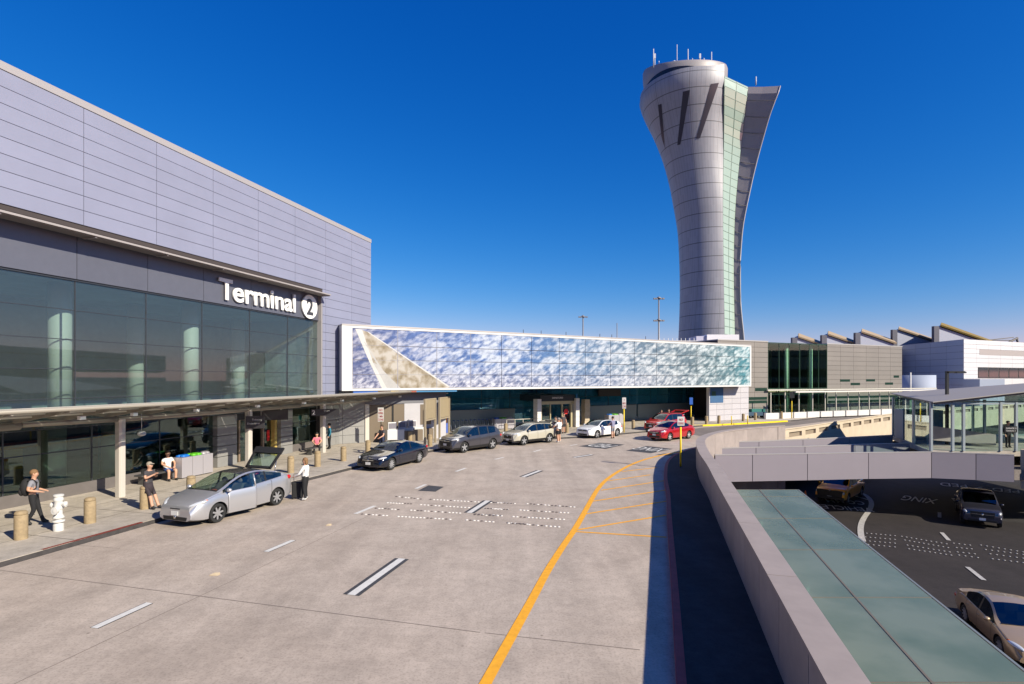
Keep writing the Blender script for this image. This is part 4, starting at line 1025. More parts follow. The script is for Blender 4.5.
def arc(rg,k,z,tilt=0.):
    cx,r,a=rg[0],rg[1],rg[2]; th=a-k/(NA-1)*R(235); return Vector((cx+r*math.sin(th),DC-r*math.cos(th),z)),th
me=MB(); uvs=[]
vs=[];fs=[]
def topz(th): # rim rises towards the seam
    return 55.2+2.1*(max(0.,math.sin(th))/.77)**1.8
for i,(z,rg) in enumerate(zip(zl,RG)):
    for k in range(NA):
        p,th=arc(rg,k,z)
        if i>=NZ-4:
            f=(i-(NZ-4))/3; z_=z+(topz(th)-55.2)*f; p.z=z_
        vs.append(p); uvs.append((th*7.0+z*.16,p.z))
for i in range(NZ-1):
    for k in range(NA-1): fs.append((i*NA+k,i*NA+k+1,(i+1)*NA+k+1,(i+1)*NA+k))
me.add(vs,fs,0,True)
# tower cladding
tm,t,b=nt('tower_cladding'); N=t.nodes; L=t.links
uvn=N.new('ShaderNodeUVMap'); sp=N.new('ShaderNodeSeparateXYZ'); L.new(uvn.outputs[0],sp.inputs[0])
def M_(op,a,b2=None,c=None):
    x=N.new('ShaderNodeMath'); x.operation=op
    for i,v in enumerate((a,b2,c)):
        if v is None: continue
        if isinstance(v,(int,float)): x.inputs[i].default_value=v
        else: L.new(v,x.inputs[i])
    return x.outputs[0]
def line(coord,period,width): 
    fr=M_('FRACT',M_('DIVIDE',coord,period)); return M_('LESS_THAN',M_('ABSOLUTE',M_('SUBTRACT',fr,.5)),width/period/2)
ring=line(sp.outputs[1],2.42,.13); dia=line(sp.outputs[0],.62,.06); dia2=line(sp.outputs[0],4.96,.10)
f=M_('MAXIMUM',M_('MULTIPLY',ring,.62),M_('MAXIMUM',M_('MULTIPLY',dia,.22),M_('MULTIPLY',dia2,.38)))
fl=M_('FLOOR',M_('DIVIDE',sp.outputs[0],.62)); fl2=M_('FLOOR',M_('DIVIDE',sp.outputs[1],2.42)); wn=N.new('ShaderNodeTexWhiteNoise'); wn.noise_dimensions='2D'; cb_=N.new('ShaderNodeCombineXYZ'); L.new(fl,cb_.inputs[0]); L.new(fl2,cb_.inputs[1]); L.new(cb_.outputs[0],wn.inputs['Vector'])
vr=M_('MULTIPLY_ADD',wn.outputs['Value'],.10,.95); val=M_('MULTIPLY',vr,M_('SUBTRACT',1.,f))
vm=N.new('ShaderNodeVectorMath'); vm.operation='SCALE'; vm.inputs[0].default_value=(.285,.285,.315); L.new(val,vm.inputs['Scale']); L.new(vm.outputs[0],b.inputs['Base Color'])
b.inputs['Roughness'].default_value=.5; b.inputs['Metallic'].default_value=.1
o=me.build('shell',tm,tw)
uv=o.data.uv_layers.new(name='UVMap')
# remap by position (vertex order may change): compute from coordinates
for lp in o.data.loops:
    c=o.data.vertices[lp.vertex_index].co+tw.location; cx,r,a,_=shell(min(c.z,55.2)); th=math.atan2(c.x-cx,-(c.y-DC))
    if th>R(80): th-=2*math.pi
    uv.data[lp.index].uv=(th*7.0-c.z*.10,c.z)
# glass strip
gm,t,b=nt('tower_glass'); b.inputs['Base Color'].default_value=(.36,.46,.395,1); b.inputs['Roughness'].default_value=.12; b.inputs['Specular IOR Level'].default_value=.7
m=MB(); mu=MB(); zz=-1.; st=1.36
while zz<55.1:
    z1=min(zz+st,55.2); (a_,),(b_,)=rings([zz]),rings([z1])
    for u0,u1 in ((0,.5),(.5,1)):
        ks=(ZSO+1)/56.2; a3=a_[3].copy(); b3=b_[3].copy(); a3.z=-1+(a3.z+1)*ks; b3.z=-1+(b3.z+1)*ks
        P=[a3.lerp(a_[4],u0+.02),a3.lerp(a_[4],u1-.02),b3.lerp(b_[4],u1-.02),b3.lerp(b_[4],u0+.02)]
        P[0].z+=.05;P[1].z+=.05;P[2].z-=.05;P[3].z-=.05; m.ext(P,(0,.06,0))
    P=[a3,a_[4],b_[4],b3]; mu.ext([p+Vector((0,.03,0)) for p in P],(0,.2,0)); zz=z1
m.build('glass_strip',gm,tw); mu.build('glass_mullion',mat('tower_mullion',(.10,.16,.13),.5),tw)
# wing
wm=mat('tower_wing_metal',(.26,.235,.25),.6,.1,noise=.05,nscale=.6)
m=MB(); vs=[];fs=[]
for z,rg in zip(zl,RG):
    g_,o_=rg[4].copy(),rg[5].copy(); f=max(0,(z-50)/5.2); 
    bk=Vector((rg[0]+rg[1]*.55,DC+rg[1]*.6,min(z,52.))); i1=g_.lerp(o_,.5)+Vector((-.25,.25,0))*(g_-o_).length*.1
    mid=o_.lerp(bk,.5)+Vector((-.02,.1,0))*(o_-bk).length
    for p in (g_,i1,o_,o_+Vector((.12,.25,0)),mid,bk): q=p.copy(); vs.append(q)
n=6
for i in range(len(zl)-1):
    for k in range(n-1): fs.append((i*n+k,i*n+k+1,(i+1)*n+k+1,(i+1)*n+k))
fs.append(tuple((len(zl)-1)*n+k for k in range(n)))
m.add(vs,fs,0,False); m.build('wing',wm,tw)
m=MB()
for z in [2+i*2.42 for i in range(22)]:
    (a_,)=rings([z]); m.tube([a_[4].lerp(a_[5],.02)+Vector((0,-.03,0)),a_[4].lerp(a_[5],.5)+Vector((-.04*3.,.0,0)),a_[5]+Vector((-.02,-.04,0))],.035,4)
m.build('wing_joint',mat('wing_joint_dark',(.15,.14,.15),.6),tw)
m=MB(); m.tube([rg[5] for z,rg in zip(zl,RG)],.10,6); m.build('wing_edge',lavcap,tw)
# roof inside
m=MB(); top=rings([51.8])[0]; P=[arc(top,k,51.8)[0] for k in range(NA)]; P+= [top[4].copy()]; 
for p in P: p.z=51.8; p.x=top[0]+(p.x-top[0])*.97; p.y=DC+(p.y-DC)*.97
m.add(P,[tuple(range(len(P)))]); m.build('roof_deck',joint,tw)
# slots
sl=MB()
def onshell(px,py,off=.05):
    dep=90.
    for _ in range(30):
        z=H-(py-HY)/F*dep; cx,r,a,_d=shell(min(z,55.2)); X=tX(px,dep); sn=max(-.97,min(.97,(X-cx)/r)); dep=.5*dep+.5*(DC-r*math.cos(math.asin(sn)))
    th=math.asin(sn); return Vector((cx+(r+off)*math.sin(th),DC-(r+off)*math.cos(th),z))
for (tl,tr,br_,bl_) in (((649.3,117),(651.3,117),(659.7,150),(658,147)),((658.2,105),(661.6,104),(665.5,155),(663.7,155.8)),((683,91.8),(690,90),(680.5,144.5),(677.4,145.3)),((710.8,84),(718.7,83),(699.9,138.4),(696.1,138.6))):
    n=10; vs=[]
    for i in range(n+1):
        f=i/n; 
        for j in range(4):
            g_=j/3; x=(tl[0]*(1-f)+bl_[0]*f)*(1-g_)+(tr[0]*(1-f)+br_[0]*f)*g_; y=(tl[1]*(1-f)+bl_[1]*f)*(1-g_)+(tr[1]*(1-f)+br_[1]*f)*g_
            vs.append(onshell(x,y))
    sl=MB(); sl.add(vs,[(i*4+j,i*4+j+1,(i+1)*4+j+1,(i+1)*4+j) for i in range(n) for j in range(3)],0,True); sl.build('window_slot',mat('tower_slot',(.035,.035,.05),.3),tw)
# cab disc
cxd=tX(684.3,95); m=MB(); n=72; vs=[]
def zt_(th): return 59.2-2.3*math.cos(th)
lv=[(6.3,lambda th:54.0),(6.75,lambda th:55.6),(7.05,lambda th:zt_(th)-2.2),(7.1,lambda th:zt_(th)-.5),(6.95,lambda th:zt_(th)),(6.7,lambda th:zt_(th)-.05)]
for r_,zf in lv:
    for k in range(n):
        th=2*math.pi*k/n; vs.append((cxd+r_*math.sin(th),95-r_*math.cos(th),max(zf(th),53.5)))
fs=[(i*n+k,i*n+(k+1)%n,(i+1)*n+(k+1)%n,(i+1)*n+k) for i in range(len(lv)-1) for k in range(n)]
m.add(vs,fs,0,True); m.add([vs[5*n+k] for k in range(n)],[tuple(range(n))]); m.build('cab_roof_ring',mat('cab_metal',(.30,.28,.28),.5,.1,noise=.04),tw,sharp=35)
m=MB(); vs=[]
for r_,z in ((7.12,55.3),(7.16,56.5)):
    for k in range(15):
        th=R(-80)+R(85)*k/14; f=math.sin(math.pi*(k/14)**.8); vs.append((cxd+r_*math.sin(th),95-r_*math.cos(th),55.5+.75*f if z>55.3 else 54.8))
m.add(vs,[(k,k+1,15+k+1,15+k) for k in range(14)]); m.build('cab_dark_band',mat('cab_band_dark',(.02,.02,.03),.15),tw)  # dark crescent band for the gap between shell rim and disc
for px,yt in ((653,101),(659,95),(666,92),(676,66+0),(674.5,0),):
    pass
ant=[(653.5,-5,1.6),(659,1,1.9),(667,2,1.6),(674.5,0,1.4),(677,-1,3.6),(684,2,1.2),(692.5,3,3.6),(698,0,1.3),(704,1,2.4),(711.5,-3,2.3),(654.8,-2,1.4),(700,-5,.8),(663,4,2.6),(671,5,2.0),(681,4,1.8),(688,-2,2.2),(696,5,2.8),(708,4,2.0),(715,2,1.3)]
for px,dy,hh in ant:
    dep=95+dy; X=tX(px,dep); th=math.atan2(X-cxd,-dy if abs(dy)>.1 else .001); base=58.2 if dy<-2 else 59.4
    m=MB(); m.tube([(X,dep,base-1.5),(X,dep,base+hh)],.085 if hh<3 else .065,6); 
    if hh<1.5: m.box(W,X-.14,X+.14,dep-.1,dep+.1,base+hh-.8,base+hh)
    m.build('antenna',mat('antenna_paint',(.45,.48,.55) if hh<3 else (.45,.48,.55),.5),tw)
m=MB(); X=tX(756,92); m.tube([(X,92,54.9),(X,92,56.3)],.10,6); m.build('antenna',MATS['antenna_paint'],tw)
# ============================================================ light masts
def mast(px,yt,dep,lab,two):
    X=K(px)*dep; zt=H-(yt-HY)/F*dep; th=thing('light_mast',lab,'floodlight mast',(X,dep,0),0,'floodlight masts behind the mural building')
    mp=mat('mast_steel',(.22,.22,.24),.5,.3)
    m=MB(); m.tube([(X,dep,-4),(X,dep,zt)],.28,8,r2=.16); m.build('pole',mp,th)
    lv=[zt]+([zt-(319.5-297.5)/F*dep] if two else [])
    for i,z in enumerate(lv):
        m=MB(); m.tube([(X-1.0,dep,z-.3),(X+1.0,dep,z-.3)],.10,6); m.lathe([(.5,z-.25),(.55,z-.1),(.2,z+.2)],(X,dep,0),10)
        for dx in (-1.05,-.5,.5,1.05): m.box(W,X+dx-.22,X+dx+.22,dep-.35,dep+.2,z-.45,z-.12)
        m.build('lamp_head',mp,th)
mast(658.8,297.5,128,'taller floodlight mast with two tiers of lamps just left of the tower',True)
mast(583,316,150,'shorter single tier floodlight mast left of the two tier one',False)
m=MB(); dp=160; X=K(617)*dp; m.tube([(X,dp,0),(X,dp,H+56*dp/F)],.12,6); tag(m.build('thin_pole',MATS['mast_steel']),'thin antenna pole far behind the mural between the two masts','pole')
# black street lamp by the lobby
dp=38.5; X=K(947)*dp; zt=H+(379-371.6)/F*dp
lp=thing('street_lamp','black angular street lamp rising behind the glass lobby roof','street lamp',(X,dp,.235))
m=MB(); m.box(W,X-.08,X+.08,dp-.08,dp+.08,.24,zt); m.build('pole',black,lp); m=MB(); m.box(W,X-.09,X+1.25,dp-.08,dp+.08,zt-.11,zt+.03); m.build('arm',black,lp); m=MB(); m.box(W,X+.6,X+1.28,dp-.14,dp+.14,zt-.12,zt-.02); m.build('lamp_head',black,lp)
m=MB(); dp=90;X=K(910.5)*dp; m.tube([(X,dp,0),(X,dp,H+6.5*dp/F)],.12,8); tag(m.build('white_pole',whitep),'slim white pole in front of the blue grey far building','pole')
# ============================================================ street furniture
bp=MB(); bp.lathe([(.165,0),(.165,.70),(.16,.71),(.148,.725),(.16,.74),(.165,.76),(.155,.80),(.12,.835),(.05,.85),(0,.852)],n=20)
b0=thing('bollard','x','bollard',(0,0,0)); bp.build('concrete_post',boll,b0,world=False,sharp=40)
first=True
def bollard(px,py,lab,z=.15):
    global first
    p=G(px,py,z)
    if first: b0.location=p; b0['label']=lab; b0['group']='concrete bollards along the upper kerb'; first=False; return b0
    c=copy_thing(b0,p,0,lab); return c
for px,py,lab in ((21,539,'round concrete bollard nearest the camera in front of the walker with the backpack'),(90,522.8,'round concrete bollard just right of the white hydrant'),(145,508.7,'concrete bollard the person in dark clothes leans on'),
 (191,496.5,'concrete bollard behind the bonnet of the silver hatchback'),(290.8,472.6,'concrete bollard right behind the raised tailgate of the silver hatchback'),(317.6,466.4,'concrete bollard just behind the woman in the white top'),
 (343.5,460.9,'concrete bollard between the woman in white and the black coupe'),(368,453.4,'concrete bollard directly behind the bonnet of the black coupe'),(410,442.5,'concrete bollard behind the roof of the black coupe beside the kiosks'),(430,446.4,'concrete bollard between the tan boards and the black coupe'),
 (505.8,433.0,'concrete bollard between the grey and beige cars'),(567,432.6,'concrete bollard behind the man in the white shirt'),(633.3,428.8,'concrete bollard left of the red cars by the white bins'),
 (692.3,425,'concrete bollard at the left end of the yellow kerb'),(706.5,424,'second concrete bollard from the left along the yellow kerb'),(718.9,423.4,'third concrete bollard from the left along the yellow kerb'),(743.3,421.1,'fourth concrete bollard along the yellow kerb by the bench'),(755.4,420.0,'fifth concrete bollard along the yellow kerb right of the bench'),(781.4,418.6,'concrete bollard near the right end of the yellow kerb'),
 (803.5,416.0,'first concrete bollard right of the black pole sign'),(814,414.9,'second concrete bollard right of the black pole sign'),(824.5,413.8,'third concrete bollard right of the black pole sign'),(834,412.9,'fourth concrete bollard right of the black pole sign'),(844,412.2,'fifth concrete bollard right of the black pole sign'),(853,411.5,'last concrete bollard left of the far yellow pole'),
 (871,410.1,'first concrete bollard right of the far yellow pole'),(880,409.6,'second concrete bollard right of the far yellow pole'),(888,409.1,'last concrete bollard before the glass lobby')):
    bollard(px,py,lab)
# hydrant
hw=mat('hydrant_white',(.60,.59,.56),.45,noise=.04,nscale=8)
p=G(58.5,530.5,.15); hy=thing('fire_hydrant','tall white double fire hydrant standing between two bollards on the pavement','fire hydrant',p)
m=MB(); m.lathe([(.17,0),(.17,.20),(.13,.23),(.12,.26),(.19,.27),(.205,.30),(.19,.33),(.12,.34),(.11,.38),(.18,.39),(.19,.42),(.17,.44),(.13,.52),(.125,.66),(.15,.68),(.16,.72),(.15,.76),(.14,.92),(.165,.95),(.17,.98),(.15,1.01),(.14,1.06),(.17,1.08),(.17,1.12),(.12,1.14),(0,1.145)],n=20); m.build('barrel',hw,hy,world=False,sharp=50).scale=(.82,.82,1)
m=MB(); m.lathe([(.07,.10),(.07,.22),(.09,.225),(.09,.28),(.05,.285),(.03,.31),(0,.312)],(0,0,.83),12,axis='x'); m.lathe([(.07,-.10),(.07,-.2),(.09,-.21),(.09,-.25),(.05,-.255),(.03,-.28),(0,-.282)],(0,0,.80),12,axis='x')
m.lathe([(.09,-.1),(.09,-.2),(.12,-.205),(.12,-.26),(.04,-.265),(0,-.28)],(.05,0,.66),14,axis='y'); m.build('nozzle',hw,hy,world=False,sharp=50).scale=(.85,.85,1)
# recycling bins
binw=mat('bin_steel',(.42,.40,.43),.4,.3); blg=mat('bin_bag_blue',(.01,.15,.55),.4); grg=mat('bin_bag_green',(.10,.42,.02),.4)
def bins(p,rz,lab,n=3,sz=.72,grp='recycling bins on the upper pavement'):
    th=thing('recycling_bin',lab,'recycling bins',p,rz,grp)
    for i in range(n):
        f=LO; m=MB(); m.box(f,i*sz+.01,(i+1)*sz-.01,-.35,.35,.04,1.0); m.build('bin_body',binw,th,world=False,bevel=.015)
        m=MB(); rr_=random.Random(i)
        for k in range(7): m.ell((i*sz+.36+rr_.uniform(-.2,.2),rr_.uniform(-.2,.2),1.04),.18,.16,.08,8,5)
        m.build('bag_liner',blg if i==0 else grg if i==1 else binw,th,world=False)
    return th
pb=T2(sT(176,-22.2),-22.2,.15); bins(pb,math.atan2(TU.y,TU.x),'row of three steel recycling bins with blue and green liners behind the silver hatchback',3,.62)
pb=MF(15.2,-5.4,.15); bins(pb,math.atan2(MU.y,MU.x),'steel recycling bins with blue and green liners behind the beige wagon')
pb=MF(27.9,-4.0,.15); bins(pb,math.atan2(MU.y,MU.x),'pale recycling bins with a blue liner behind the white hatchback')
# pole signs
signw=mat('sign_plate_white',(.58,.57,.55),.5)
def polesign(px,pyb,pyt,lab,sw,st_,sb,scol,z=.15,ycut=None,words=None,post=yellow):
    p=G(px,pyb,z); k=p.y/F; th=thing('pole_sign',lab,'pole sign',p); hgt=(pyb-pyt)*k; yb=(pyb-(ycut or pyt))*k
    m=MB(); m.tube([(0,0,0),(0,0,yb)],.05,10); m.build('yellow_sleeve',post,th,world=False)
    if ycut: m=MB(); m.tube([(0,0,yb),(0,0,hgt)],.03,8); m.build('pole',mull,th,world=False)
    if sw:
        w_=sw*k/2*.92; z0=(pyb-sb)*k; z1=(pyb-st_)*k; m=MB(); m.box(LO,-w_,w_,-.07,-.05,z0,z1); m.build('sign_plate',scol,th,world=False)
        if words: 
            y=z1-.02
            for s_,c_ in words:
                y-=(z1-z0)/(len(words)+.4); sz=(z1-z0)/(len(words)+1)*1.05; text(s_,sz,p+Vector((0,-.08,y)),(1,0,0),(0,0,1),c_,'sign_lettering',th,.001,0.002,'CENTER',sx=min(.8,1.7*w_/(len(s_)*sz*.62)))
    return th
redl=mat('sign_red',(.42,.10,.09),.5); blue=mat('sign_blue_plate',(.02,.10,.42),.5)
polesign(680.6,466.5,416,'tall yellow pole with a small white sign in front of the red sedan',7.6,416.5,425.5,signw,ycut=427,words=(('NO',redl),('STOPPING',redl)))
polesign(624,432.5,396.5,'yellow pole with a tall white parking sign beside the white hatchback',4.2,397.5,408.5,signw,ycut=409,words=(('3',redl),('MIN',redl),('ZONE',redl)))
polesign(691,423.5,397,'yellow pole with a blue sign behind the red sedan',3.6,397.5,404.5,blue,ycut=406)
polesign(731.6,424.6,416,'short plain yellow guide post left of the bench',0,0,0,None)
polesign(747.6,424.2,415.5,'short plain yellow guide post right of the bench',0,0,0,None)
polesign(791.8,418.2,391.5,'yellow pole with a black sign in front of the green atrium',5.2,391.5,398,black,ycut=401)
polesign(859,412.4,391.0,'far yellow pole with a small dark sign under the white canopy',3.2,391,395.5,mull,ycut=396.5)
pz=polesign(381,445.6,407,'yellow pole with a tall red and white notice behind the black coupe',6.4,407.5,421.5,signw,ycut=425.5,words=(('NO',redl),('STOPPING',redl),('3 MIN',redl),('ZONE',redl)))
# two tan boards on posts
def board(pxa,pya,pxb,pyb,yt,ymid,lab):
    a=G(pxa,pya,.15); b_=G(pxb,pyb,.15); d=b_-a; rz=math.atan2(d.y,d.x); th=thing('display_board',lab,'display board',a,rz,'tan display boards on posts'); Lh=d.length
    h1=(pya-yt)*a.y/F; h0=(pya-ymid)*a.y/F
    for x in (0,Lh): m=MB(); m.box(LO,x-.07,x+.07,-.07,.07,0,h1); m.build('post',mat('board_post',(.34,.28,.19),.5),th,world=False)
    m=MB(); m.box(LO,.09,Lh-.09,-.03,.03,h0,h1-.08); m.build('panel',tan,th,world=False,bevel=.01)
    m=MB(); m.box(LO,.07,Lh-.07,-.05,.05,h0-.12,h0-.02); m.box(LO,.07,Lh-.07,-.05,.05,h1-.07,h1); m.build('rail',MATS['board_post'],th,world=False)
board(424.9,445.8,435.2,442.6,399,419.5,'left tan display board on tall posts')
board(439.5,440.5,449,437.5,397.5,418,'right tan display board on tall posts')
# kiosks
kw=mat('kiosk_white',(.55,.55,.55),.4); kb=mat('kiosk_brown',(.17,.13,.09),.5)
for (px,py,w_,lab) in ((396,443.2,1.3,'leftmost white check-in kiosk with a grey screen'),(405.5,441.6,1.2,'middle white check-in kiosk beside a brown counter'),(416,440.3,1.3,'rightmost white check-in kiosk beside the tan boards')):
    p=G(px,py,.15); th=thing('checkin_kiosk',lab,'kiosk',p,R(30.8),'white check-in kiosks under the mural')
    m=MB(); m.box(LO,-w_/2,w_/2,0,.6,0,1.0); m.build('counter',kw,th,world=False,bevel=.02)
    m=MB(); m.box(LO,w_/2+.05,w_/2+.85,.1,.5,0,.85); m.build('brown_counter',kb,th,world=False)
    m=MB(); m.box(LO,-w_/2+.1,.1,.15,.3,1.0,1.55); m.build('screen_housing',kw,th,world=False,bevel=.02)
    m=MB(); m.box(LO,-w_/2+.16,.04,.13,.149,1.08,1.47); m.build('screen',mat('kiosk_screen',(.20,.19,.22),.3),th,world=False)
# luggage cart dispenser
p=MF(9.9,-4.9,.15); th=thing('cart_dispenser','blue luggage cart dispenser with an orange topped post behind the grey crossover','dispenser',p,R(20))
m=MB(); m.box(LO,-.45,.45,-.3,.3,0,1.75); m.build('cabinet',mat('dispenser_blue',(.06,.12,.45),.5),th,world=False,bevel=.03)
m=MB(); m.box(LO,.0,.3,-.32,-.305,.9,1.35); m.build('orange_panel',mat('dispenser_orange',(.7,.28,.03),.5),th,world=False)
m=MB(); m.tube([(0,0,1.75),(0,0,2.5)],.04,8); m.build('post',mull,th,world=False); m=MB(); m.box(LO,-.3,.3,-.05,.05,2.4,2.9); m.build('orange_sign',mat('dispenser_red',(.5,.10,.03),.5),th,world=False)
cs=mat('cart_steel',(.42,.44,.50),.35,.7); bl=mat('cart_blue',(.05,.10,.35),.5)
c0_=thing('luggage_cart','silver luggage cart nested in the row behind the grey crossover','luggage cart',MF(11.0,-5.2,.15),R(20),'nested luggage carts')
m=MB(); m.tube([(-.2,-.3,.12),(.5,-.3,.12)],.02,6); m.tube([(-.2,.3,.12),(.5,.3,.12)],.02,6); m.tube([(-.2,-.3,.12),(-.3,-.3,.98),(-.3,.3,.98),(-.2,.3,.12)],.02,6); m.tube([(-.22,-.3,.45),(-.22,.3,.45)],.02,6); m.build('frame',cs,c0_,world=False)
m=MB(); m.tube([(-.32,-.3,1.0),(-.32,.3,1.0)],.035,8); m.build('handle',bl,c0_,world=False)
m=MB(); 
for x,y in ((-.1,-.25),(-.1,.25),(.45,0)): m.lathe([(.0,-.02),(.06,-.02),(.06,.02),(0,.02)],(x,y,.06),8,axis='y')
m.build('wheel',black,c0_,world=False)
for i in range(1,12): copy_thing(c0_,MF(11.0+i*.42,-5.2,.15),R(20))
# low rail behind
m=MB(); 
for i in range(5): a=MF(16+i*.9,-4.2,.15); m.tube([a,a+Vector((0,0,.95))],.03,6)
m.tube([MF(16,-4.2,1.1),MF(19.6,-4.2,1.1)],.03,6); tag(m.build('guard_rail',steel2),'pale tubular guard rail behind the beige wagon','rail')
# cream stone pillar beside vestibule
m=MB(); p=MF(26.1,-5.2,0); 
for i in range(6): m.box(MF,25.75+(.04 if i%2 else 0),26.45-(.04 if i%2 else 0),-5.5,-4.9,.15+i*.44,.15+(i+1)*.44-.01)
tag(m.build('stone_pillar',mat('pillar_tan',(.46,.38,.27),.7,noise=.15,nscale=3)),'tan block pillar between the mural vestibule and the white hatchback','pillar')
# bench with luggage near the right
p=G(740,417.6,.15); th=thing('bench','dark metal bench by the white panelled wall','bench',p,R(10)); m=MB(); m.box(LO,-2.5,1.2,-.25,.25,.42,.5); m.build('seat',black,th,world=False); m=MB(); m.box(LO,-2.5,1.2,.22,.28,.5,.95); m.build('backrest',mat('bench_grey',(.07,.07,.08),.5),th,world=False)
for x in (-2.3,-.6,1.0): m=MB(); m.box(LO,x-.04,x+.04,-.2,.2,0,.42); m.build('leg',black,th,world=False)
p=G(757,417.9,.15); th=thing('equipment_trolley','dark trolley loaded with blue and green boxes right of the bench','trolley',p,R(10)); m=MB(); m.box(LO,-1.4,1.1,-.4,.4,.3,.75); m.build('load',mat('trolley_blue',(.03,.07,.12),.6),th,world=False); m=MB(); m.box(LO,-.9,.9,-.3,.3,.75,1.1); m.build('box',mat('trolley_teal',(.02,.16,.14),.6),th,world=False)
m=MB()
for x in (-1.1,.8): m.lathe([(0,-.42),(.15,-.42),(.15,.42),(0,.42)],(x,0,.15),10,axis='y')
m.build('wheel',black,th,world=False)
m=MB(); m.prism([(K(768)*67,67),(K(768)*67+2.2,67.5),(K(768)*67+2.2,68.3),(K(768)*67,67.8)],.15,1.6)
# litter on the road
def bit(px,py,lab,s=.1):
    p=G(px,py,0); m=MB(); m.add([(-s,-s*.5,.02),(s,-s*.6,.004),(s*1.1,s*.5,.05),(-s*.7,s*.6,.01),(0,0,.06),(-s,-s*.5,.0),(s,-s*.6,.0),(s*1.1,s*.5,.0),(-s*.7,s*.6,.0)],[(0,1,4),(1,2,4),(2,3,4),(3,0,4),(5,6,1,0),(6,7,2,1),(7,8,3,2),(8,5,0,3),(5,8,7,6)]); o=m.build('paper_scrap',mat('scrap_tan',(.45,.36,.24),.9),None); o.location=p; tag(o,lab,'litter')
bit(214.5,575,'crumpled tan paper scrap on the road near the silver hatchback'); bit(328.5,525.5,'small tan scrap on the road left of the raised dots',.08)
# yellow guard behind bridge on the lower road
p=G(772,487,-4.3); m=MB(); m.box(W,p.x-1.2,p.x+.9,p.y+3.5,p.y+4.2,-4.3,.0); tag(m.build('concrete_column',cream),'cream concrete column standing on the lower road under the bridge','column')
th=thing('work_barrier','yellow framed work barrier beside the yellow pickup under the bridge','barrier',(K(790)*47,47,-4.3)); m=MB()
for a,b_ in (((-2.4,0,.0),(-1,0,1.6)),((-1,0,1.6),(2,0,1.6)),((2,0,1.6),(2.6,0,0)),((-2.2,0,.6),(2.4,0,.6)),((-1,0,1.6),(1,0,.6)),((-2.0,0,1.1),(2.2,0,1.1))): m.tube([a,b_],.07,6)
m.build('frame',mat('barrier_yellow',(.55,.36,.02),.5),th,world=False)
m=MB(); p=G(805.5,499,-4.3); m.lathe([(.22,0),(.22,.04),(.15,.05),(.03,.65),(0,.66)],n=12); o=m.build('traffic_cone',mat('cone_orange',(.8,.18,.03),.6),None); o.location=p; tag(o,'orange traffic cone beside the yellow pickup','traffic cone')
# ============================================================ CARS
tyre_m=mat('tyre_rubber',(.018,.018,.018),.85); rim_m=mat('wheel_alloy',(.34,.34,.35),.35,.4); arch_m=mat('wheel_arch_black',(.008,.008,.008),.9)
trim_m=mat('car_trim_black',(.012,.012,.013),.45); seat_m=mat('car_seat_grey',(.09,.085,.08),.8); int_m=mat('car_interior',(.03,.03,.03),.8)
lens_m=mat('headlight_lens',(.65,.67,.68),.08,.3,coat=1.); tail_m=mat('tail_light_red',(.45,.01,.01),.15,coat=1.); amber_m=mat('amber_lens',(.75,.18,.02),.2); chrome=mat('chrome',(.7,.7,.7),.12,1.); plate_m=mat('number_plate_white',(.7,.7,.68),.5)
def paint(name,col,metal=.5,rough=.32): return mat(name,col,rough,metal,coat=1.)
def lin(tab,x):
    if x<=tab[0][0]: return tab[0][1]
    for (a,va),(b,vb) in zip(tab,tab[1:]):
        if x<=b: return va+(vb-va)*(x-a)/(b-a) if b>a else vb
    return tab[-1][1]
def sm(tab,x,e=.012): return (lin(tab,x-e)+2*lin(tab,x)+lin(tab,x+e)+lin(tab,x-2*e)+lin(tab,x+2*e))/6
